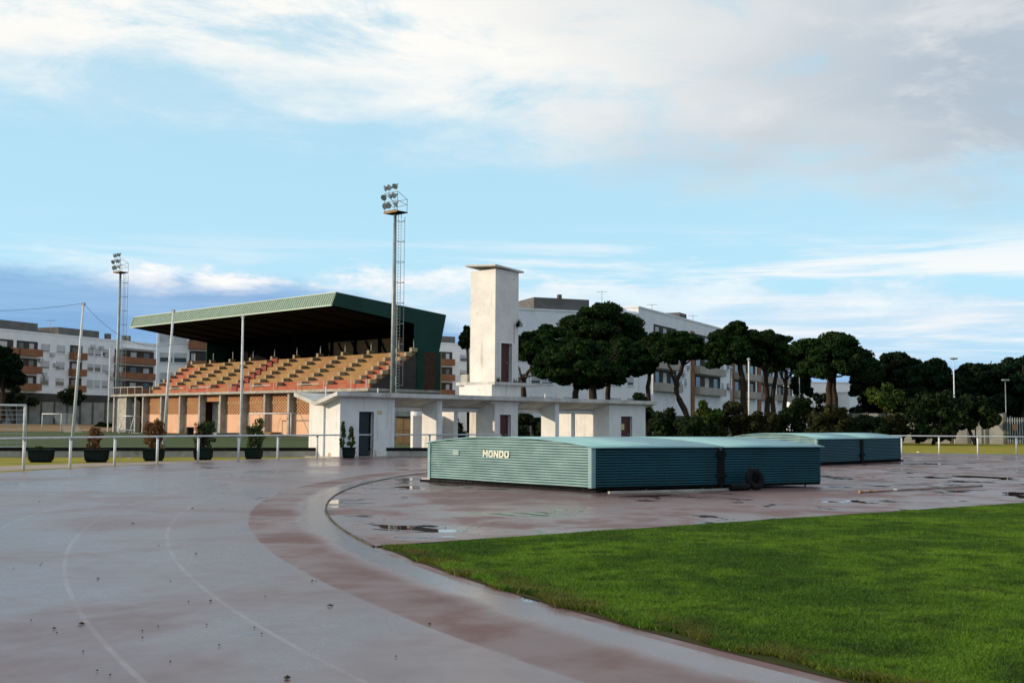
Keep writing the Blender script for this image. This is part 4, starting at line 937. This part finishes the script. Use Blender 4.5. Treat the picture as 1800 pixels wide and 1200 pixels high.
# ------------------------------------------------------------------ planters
def planter(px, py, d, w, h, label, shrubs, seed, rz=0.):
    p = P(px, py, d); p.z = -.01
    o = thing('planter', label, 'planter', p, rz, 'dark planters along the rail fence'); hw = w / 2
    t = MB(); t.hexa([(-hw * .92, -.27, .07), (hw * .92, -.27, .07), (hw * .92, .27, .07), (-hw * .92, .27, .07), (-hw, -.30, h), (hw, -.30, h), (hw, .30, h), (-hw, .30, h)])
    part('tub', t, M['planter'], o); part('rim', MB().box(-hw - .025, hw + .025, -.325, .325, h, h + .05, .01), M['planter'], o)
    for sx_ in (-.7, -.25, .25, .7): part('foot', MB().box(hw * sx_ - .04, hw * sx_ + .04, -.25, .25, 0, .072), M['planter'], o)
    rng = random.Random(seed)
    for (ox, sw, sh, m, lab, nm) in shrubs:
        s = thing(nm, lab, 'shrub', p + Vector((ox, 0, h)), 0, 'shrubs in the planters'); cl = []
        for i in range(26):
            z = rng.random() ** .8; wz = (.45 + .55 * math.sin(math.pi * (.15 + .8 * z))) if nm != 'conifer_shrub' else 1.05 - .85 * z
            a = rng.random() * 6.28; rr_ = sw * wz * rng.uniform(.1, .95); cr = sw * rng.uniform(.26, .42)
            cl.append(((rr_ * math.cos(a), rr_ * math.sin(a) * .8, .1 + z * (sh - .15)), (cr, cr, cr * 1.2), 80))
        V, Fq = foliage(cl, .033, seed + int(ox * 10)); link('leaves', np_mesh('leaves', V, Fq), M[m], s)
        tm = MB()
        for k in range(5): a = k * 1.3; tm.tube([(.03 * math.cos(a), .03 * math.sin(a), -.05), (sw * .5 * math.cos(a), sw * .5 * math.sin(a), sh * .9)], [.018, .008], 5)
        part('stems', tm, M['bark'], s)
planter(72, 813, 44.2, .82, .44, 'bare dark planter at the left with only a little moss', [(-.1, .14, .12, 'bushlight', 'small patch of green weeds in the leftmost planter', 'shrub')], 1)
planter(169.5, 812, 44.6, .80, .44, 'dark planter holding a dry reddish brown shrub, second from left', [(-.1, .33, .86, 'dry', 'dry reddish brown shrub in the second planter', 'shrub')], 2)
planter(270, 809, 46.5, .74, .44, 'dark planter holding a tall dry brown bush, third from left', [(-.14, .42, 1.1, 'dry', 'tall dry brown bush in the third planter', 'shrub'), (.18, .30, 1.25, 'dry', 'thin dry orange shrub on the right of the third planter', 'shrub')], 3)
planter(357, 808, 48., .70, .44, 'dark planter holding a green brown shrub, fourth from left', [(-.1, .36, 1.1, 'bushbrown', 'olive brown shrub in the fourth planter', 'shrub'), (.2, .30, 1.15, 'potgreen', 'tall green shrub on the right of the fourth planter', 'shrub')], 4)
planter(446, 806.5, 49.5, .70, .44, 'dark planter with a full green shrub, nearest left of the portico', [(-.14, .36, .95, 'potgreen', 'green shrub on the left of the fifth planter', 'shrub'), (.18, .36, 1.25, 'potgreen', 'taller green shrub on the right of the fifth planter', 'shrub')], 5)
planter(613, 803, 51.4, .52, .44, 'small dark planter with two slim shrubs beside the teal door', [(-.28, .17, 1.2, 'potgreen', 'slim tall conifer at the portico corner', 'conifer_shrub'), (.1, .2, .95, 'potgreen', 'shorter slim conifer beside the teal door', 'conifer_shrub')], 6)

# ------------------------------------------------------------------ apartment blocks
class Facade:
    def __init__(s, root, a, b):                                   # a, b world points (left, right seen from the camera)
        s.o = root; s.a = Vector((a.x, a.y, 0)); s.d = Vector((b.x - a.x, b.y - a.y, 0)); s.len = s.d.length; s.d.normalize()
        s.n = Vector((s.d.y, -s.d.x, 0))
    def hit(s, px, py):
        r = ray(px, py); den = r.x * s.n.x + r.y * s.n.y; k = (s.a.x * s.n.x + s.a.y * s.n.y) / den
        p = Vector((0, 0, EYE)) + r * k
        return (p - s.a).dot(s.d), p.z
    def box(s, name, a0, a1, z0, z1, out, inn, m, par=None):
        mb = MB(); rel = s.a - s.o.location; obox(mb, rel, s.d, -s.n, a0, a1, -out, inn, z0, z1)
        return part(name, mb, M[m], par or s.o)
    def window(s, a, z, w, h, shut=True):
        f = s.box('window', a - w / 2, a + w / 2, z - h / 2, z + h / 2, .05, .02, 'shutter')
        if shut < 1: s.box('pane', a - w / 2 + .08, a + w / 2 - .08, z - h / 2 + .08, z - h / 2 + .08 + (h - .16) * (1 - shut), .06, -.052, 'glass', f)
        s.box('sill', a - w / 2 - .1, a + w / 2 + .1, z - h / 2 - .1, z - h / 2 - .003, .14, .02, 'white_soft', f)
    def loggia(s, a0, a1, zf, ht, par_h, pm, out=.9, win=2):
        """flat dark panel painting the shaded opening, windows inside and a rendered parapet"""
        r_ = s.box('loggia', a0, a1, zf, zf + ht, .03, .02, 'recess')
        s.box('parapet', a0 - .15, a1 + .15, zf - .12, zf + par_h, out, -.04, pm)
        w = (a1 - a0) / win
        for k in range(win):
            s.box('window', a0 + w * (k + .18), a0 + w * (k + .62), zf + .5, zf + ht - .35, .06, -.035, 'shutter' if (k + int(zf)) % 2 else 'glass')
def block(name, label, a, b, depth, h):
    o = thing(name, label, 'building', (a.x, a.y, -.03)); bpy.context.view_layer.update()
    f = Facade(o, a, b)
    f.box('wall', 0, f.len, 0, h, 0, depth, 'white_soft')
    f.box('roof_edge', -.1, f.len + .1, h + .003, h + .25, .1, depth + .1, 'white_soft')
    return o, f
def q2(px, d): p = P(px, 740, d); return Vector((p.x, d, 0))
# left block
a, b = q2(-70, 176), q2(271, 217)
oA, fA = block('apartment_block', 'white four storey apartment block with brown balconies at the left', a, b, 12, 15.9)
f = fA; zrow = [f.hit(80, y)[1] for y in (670, 640.5, 611)]
PW = f.hit(80, 640.5)[1] - f.hit(80, 670)[1]
z0 = zrow[0]
for k in range(3):
    z = z0 + PW * k
    for px in (79, 106, 159, 171.5, 185): f.window(f.hit(px, 640)[0], z, 1.9 if px < 150 else 1.5, 1.35, (.9, .45, .8)[(k + int(px)) % 3])
    for x0, x1, w in ((28, 65, 2), (122, 144, 1), (201, 270, 3), (-40, 22, 2)): f.loggia(f.hit(x0, 640)[0], f.hit(x1, 640)[0], z - 1.5, PW - .45, 1.05, 'brownpar', 1.1, w)
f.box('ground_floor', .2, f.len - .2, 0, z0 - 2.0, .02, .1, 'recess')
def roofhouse(f, x0, x1, y, h0, hh, m='greybox', back=3.0, dep=6):
    f.box('roof_house', f.hit(x0, y)[0], f.hit(x1, y)[0], h0 + .253, h0 + hh, -back, back + dep, m)
roofhouse(f, 14, 90, 575, 15.9, 2.0); roofhouse(f, 126, 197, 585, 15.9, 1.8); roofhouse(f, 92, 120, 580, 15.9, .8)
for px in (200, 203.5, 230, 238): f.box('chimney', f.hit(px, 590)[0], f.hit(px + 3.2, 590)[0], 16.153, 17.3, -1.5, 2.2, 'greybox')
f.box('awning', f.hit(214, 605)[0], f.hit(270, 610)[0], zrow[2] + 1.1, zrow[2] + 1.2, 1.0, -.05, 'paintwhite')
cr_ = random.Random(21)
def clutter(f, n, x0, x1, y0, y1):
    for _ in range(n):
        a_, z_ = f.hit(cr_.uniform(x0, x1), cr_.uniform(y0, y1)); f.box('air_conditioner', a_ - .42, a_ + .42, z_ - .3, z_ + .3, .4, -.01, 'shutter')
clutter(fA, 6, 70, 112, 605, 680); clutter(fA, 5, 152, 195, 605, 685)
# second block behind the left end of the grandstand
a, b = q2(272, 172), q2(372, 174.5)
oB, fB = block('apartment_block', 'white block with brown corner balconies behind the left end of the grandstand', a, b, 12, 16.8)
for k, y in enumerate((663, 628, 593)):
    z = fB.hit(292, y)[1]
    for px in (292, 317): fB.window(fB.hit(px, y)[0], z, 1.9, 1.5, (.8, .5, 1)[k])
    fB.loggia(fB.hit(333, y)[0], fB.hit(366, y)[0], z - 1.5, 2.6, 1.1, 'brownpar', 1.1, 2)
# block between grandstand and tower
a, b = q2(745, 216), q2(846, 222)
oC, fC = block('apartment_block', 'white block with brown balconies between grandstand and tower', a, b, 12, 16.6)
for k, y in enumerate((682, 655, 628)):
    z = fC.hit(782, y)[1]; fC.loggia(fC.hit(767, y)[0], fC.hit(795, y)[0], z - 1.4, 2.5, 1.1, 'brownpar', 1.0, 2)
    fC.window(fC.hit(815, y)[0], z, 1.6, 1.3, .5)
fC.box('roof_house', fC.hit(757, 596)[0], fC.hit(806, 596)[0], 16.853, 18.2, -1.5, 8, 'greybox')
# large block behind the pines: front and long receding side
a, b = q2(890, 157.6), q2(1122, 165)
hD = P(1120, 537, 165).z
oD, fD = block('apartment_block', 'large white apartment block behind the stone pines, nearest wing', a, b, 11, hD - 1.35)
for k in range(3):
    z = 4.6 + 3.2 * k
    for px in (916, 940, 962, 1000, 1082, 1108): fD.window(fD.hit(px, 660)[0], z, 1.7 if px not in (1108,) else 1.0, 1.4, (.9, .5, .7)[(k + int(px)) % 3])
fD.box('ground_floor', .2, fD.len - .2, 0, 2.4, .02, .1, 'recess')
roofhouse(fD, 948, 1046, 535, hD - 1.35, 2.1, 'greybox', 2.0, 7); roofhouse(fD, 1060, 1122, 535, hD - 1.35, 1.2, 'greybox', 2.0, 6)
fD.box('chimney', fD.hit(999, 530)[0], fD.hit(1005, 530)[0], hD + .753, hD + 1.5, -3.5, 4.1, 'greybox')
s_ = q2(1122.5, 165.3); e_ = s_ + Vector((.452, .892, 0)) * 88
oE, fE = block('apartment_block', 'long white wing with beige balcony bands receding behind the stone pines', s_, e_, 11, hD - .25)
zc = [fE.hit(1243, y)[1] for y in (688, 653)]; ph = zc[1] - zc[0]
bays = [(1149, 1189), (1220, 1266), (1289, 1328), (1336, 1358), (1366, 1392)]
for k in range(0, 3):
    z = zc[0] + ph * k
    for x0, x1 in bays:
        fE.loggia(fE.hit(x0, 690)[0], fE.hit(x1, 690)[0], z - .5, ph - .25, 1.15, 'beigepar', 1.1, 3)
    for px in (1196, 1205, 1270, 1279): fE.window(fE.hit(px, 690)[0], z + 1.2, 1.2, 1.3, .5)
for px in (1214, 1284, 1331): fE.box('brown_pier', fE.hit(px, 690)[0], fE.hit(px + 5, 690)[0], 2.5, 16.9, .25, .02, 'brownpar')
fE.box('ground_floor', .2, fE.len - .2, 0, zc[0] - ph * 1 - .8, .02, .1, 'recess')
fE.box('roof_house', fE.hit(1210, 560)[0], fE.hit(1222, 560)[0], hD + .003, hD + 1.2, -1.5, 5, 'greybox')
a, b = q2(1388, 260), q2(1560, 262)
clutter(fE, 7, 1192, 1210, 620, 690); clutter(fE, 5, 1268, 1282, 630, 690)
oF, fF = block('low_house', 'low pale house far off in the sky gap between pines', a, b, 14, P(1420, 672, 260).z)
for k in range(5): fF.window(6 + 4 * k, 4.2, 1.4, 1.3, .4)
a, b = q2(1494, 190), q2(1536, 191)
oG, fG = block('low_house', 'small white house behind the light green young tree', a, b, 10, P(1515, 690, 190).z)
fG.window(2.0, 3.0, 1.2, 1.2, .4)

# aerials on the roofs
def aerial(px, py, d, h, label):
    t = P(px, py, d); o = thing('roof_aerial', label, 'aerial', (t.x, d, t.z - h), 0, 'television aerials on the roofs')
    part('mast', MB().tube([(0, 0, 0), (0, 0, h)], .035, 5), M['steel'], o)
    part('boom', MB().tube([(-.8, 0, h - .15), (.8, 0, h - .15)], .025, 5), M['steel'], o)
    for k in range(5): part('element', MB().tube([(-.7 + .35 * k, -.35, h - .15), (-.7 + .35 * k, .35, h - .15)], .02, 4), M['steel'], o)
for px, py, d, zz_, lab in ((931, 529, 163, hD - 1.1, 'roof aerial left of the grey roof house on the large block'), (1058, 511, 167, hD - 1.1, 'tall roof aerial right of the grey roof house on the large block'), (1146, 534, 173, hD, 'roof aerial above the tallest pine on the receding wing'), (1218, 553, 189, hD, 'roof aerial farthest right on the receding wing'), (89, 562, 195, 16.15, 'roof aerial on the left apartment block')):
    t = P(px, py, d); aerial(px, py, d, t.z - zz_, lab)

# ------------------------------------------------------------------ boundary walls of precast panels
def panel_wall(label, a, b, h, n, rows=2, post='postdark', gates=()):
    d = b - a; ln = d.length; o = thing('panel_wall', label, 'wall', a, math.atan2(d.y, d.x)); w = ln / n
    pm_ = {}
    for i in range(n):
        if i in gates: continue
        for r in range(rows):
            z0 = -.03 + h * r / rows
            if r not in pm_: pm_[r] = MB().box(.09, w - .09, -.05, .05, z0 + .004, h * (r + 1) / rows - .006).mesh('panel')
            link('panel', pm_[r], M['panel'], o, (w * i, 0, 0))
    pst = MB().box(-.13, .13, -.12, .12, -.03, h + .08).mesh('post')
    for i in range(n + 1): link('post', pst, M[post], o, (w * i, 0, 0))
    return o
panel_wall('grey precast panel wall across the far left end of the pitch', q2(-70, 166), q2(250, 176), 4.2, 14, 2)
ga, gb = q2(1440, 112), q2(1766, 103.5)
panel_wall('concrete panel wall behind the bushes at the right', ga, gb, 2.75, 11, 2)
# slatted gate at the right edge
sa, sbb = q2(1769, 103.4), q2(1900, 100.5); gd = sbb - sa
gt = thing('slatted_gate', 'grey steel gate of upright bars at the right edge', 'gate', sa, math.atan2(gd.y, gd.x))
bm = MB().box(-.045, .045, -.02, .02, .08, 2.4).mesh('bar'); n = int(gd.length / .2)
for i in range(n): link('bar', bm, M['steel'], gt, (.1 + .2 * i, 0, 0))
for z in (.3, 2.1): part('gate_rail', MB().box(0, gd.length, .022, .06, z, z + .07), M['steel'], gt)
part('sign_plate', MB().box(.5, .85, -.035, -.022, 1.25, 1.8), M['tanred'], gt)
part('hinge_post', MB().box(-.12, -.02, -.08, .08, -.03, 2.6), M['postdark'], gt)

# lamp posts
def lamp(px, py, d, label, head, m='paintwhite', r=.07):
    t = P(px, py, d); o = thing('street_lamp', label, 'lamp', (t.x, d, -.03), 0, 'street lamps beyond the track')
    part('pole', MB().tube([(0, 0, 0), (0, 0, t.z + .03)], [r, r * .75], 8), M[m], o, True)
    if head: part('lamp_head', MB().box(-.32, .38, -.16, .16, t.z + .03, t.z + .16, .05), M['lamphead' if m == 'paintwhite' else 'steel'], o); part('lamp_glass', MB().box(-.25, .31, -.11, .11, t.z - .005, t.z + .028), M['lampglass'], o)
    else: part('lamp_head', MB().lathe([(.05, t.z + .0), (.16, t.z + .05), (.16, t.z + .16), (.02, t.z + .26)], 10), M['lamphead'], o)
lamp(1676, 631, 104, 'white street lamp standing before the dark pines at the right', True)
lamp(1767, 669, 104, 'dim grey street lamp in the dark trees at the right edge', True, 'steel', .05)
lamp(1316, 633, 106, 'tall white pole lamp beside the broad leaning pine', False, 'paintwhite', .09)
lamp(1286, 648, 130, 'thin grey pole lamp before the white wing', False, 'steel', .09)
lamp(1405, 655, 120, 'thin grey pole lamp in the sky gap', False, 'steel', .06)
lamp(1147, 645, 140, 'pale pole lamp above the right end of the portico', False, 'paintwhite', .12)
lamp(933, 650, 140, 'pale pole lamp right of the tower slab', False, 'paintwhite', .10)

# ------------------------------------------------------------------ fallen leaves and litter on the track
lr = random.Random(8)
def leaf_mesh(s):
    mb = MB(); n = 7
    pts = [(s * math.cos(2 * math.pi * k / n) * (1. if k % 2 else .62), s * .55 * math.sin(2 * math.pi * k / n)) for k in range(n)]
    return mb.add([(0, 0, .012 + s * .25)] + [(x, y, .003 + .25 * abs(y)) for x, y in pts], [(0, 1 + k, 1 + (k + 1) % n) for k in range(n)]).mesh('fallen_leaf')
lms = [leaf_mesh(.013), leaf_mesh(.026), leaf_mesh(.045)]; M['leaf'] = mat('dry_leaf', (.05, .032, .02), (.03, .022, .016), 20., .8, .2)
spots = [(143, 1098, 2), (338, 894, 2), (234, 921, 2), (345, 974, 1), (172, 1018, 1), (391, 895, 1), (549, 1022, 1), (580, 1066, 2), (555, 1022, 0), (370, 1057, 1), (250, 1122, 0), (505, 1193, 2), (755, 1098, 1), (675, 914, 1), (783, 928, 1), (790, 873, 1), (843, 939, 0), (696, 1155, 0), (95, 1106, 1), (447, 1104, 0), (640, 860, 1), (69, 882, 1), (74, 895, 0), (300, 1023, 0), (460, 1115, 0), (385, 1135, 0)]
for _ in range(16): spots.append((lr.uniform(10, 720), 930 + 260 * lr.random(), 0))
for px, py, k in spots:
    p = G(px, py)
    if math.hypot(p.x - TC.x, p.y - TC.y) < 36.6 and py > 963: continue
    o = tag(link('fallen_leaf', lms[k], M['leaf'], None, (p.x, p.y, .004), lr.random() * 6.28), 'small dark dry leaf lying on the wet running track', 'leaf', 'dry leaves scattered on the track')
def litter(px, py, d, w, label):
    p = P(px, py, d) if d else G(px, py); p.z = 0 if not d else -.012
    mb = MB(); mb.box(-w / 2, w / 2, -w * .2, w * .2, .0, w * .16, w * .03); mb.box(-w * .1, w * .45, -w * .28, w * .1, w * .16, w * .26, w * .03)
    solo('litter', mb, M['paintwhite'], label, 'litter', p, lr.random() * 3)
litter(228, 800, 49, .16, 'crumpled white litter on the grass between the second and third planters')
litter(1614, 794, 70, .2, 'white scrap lying on the grass behind the right rail fence')
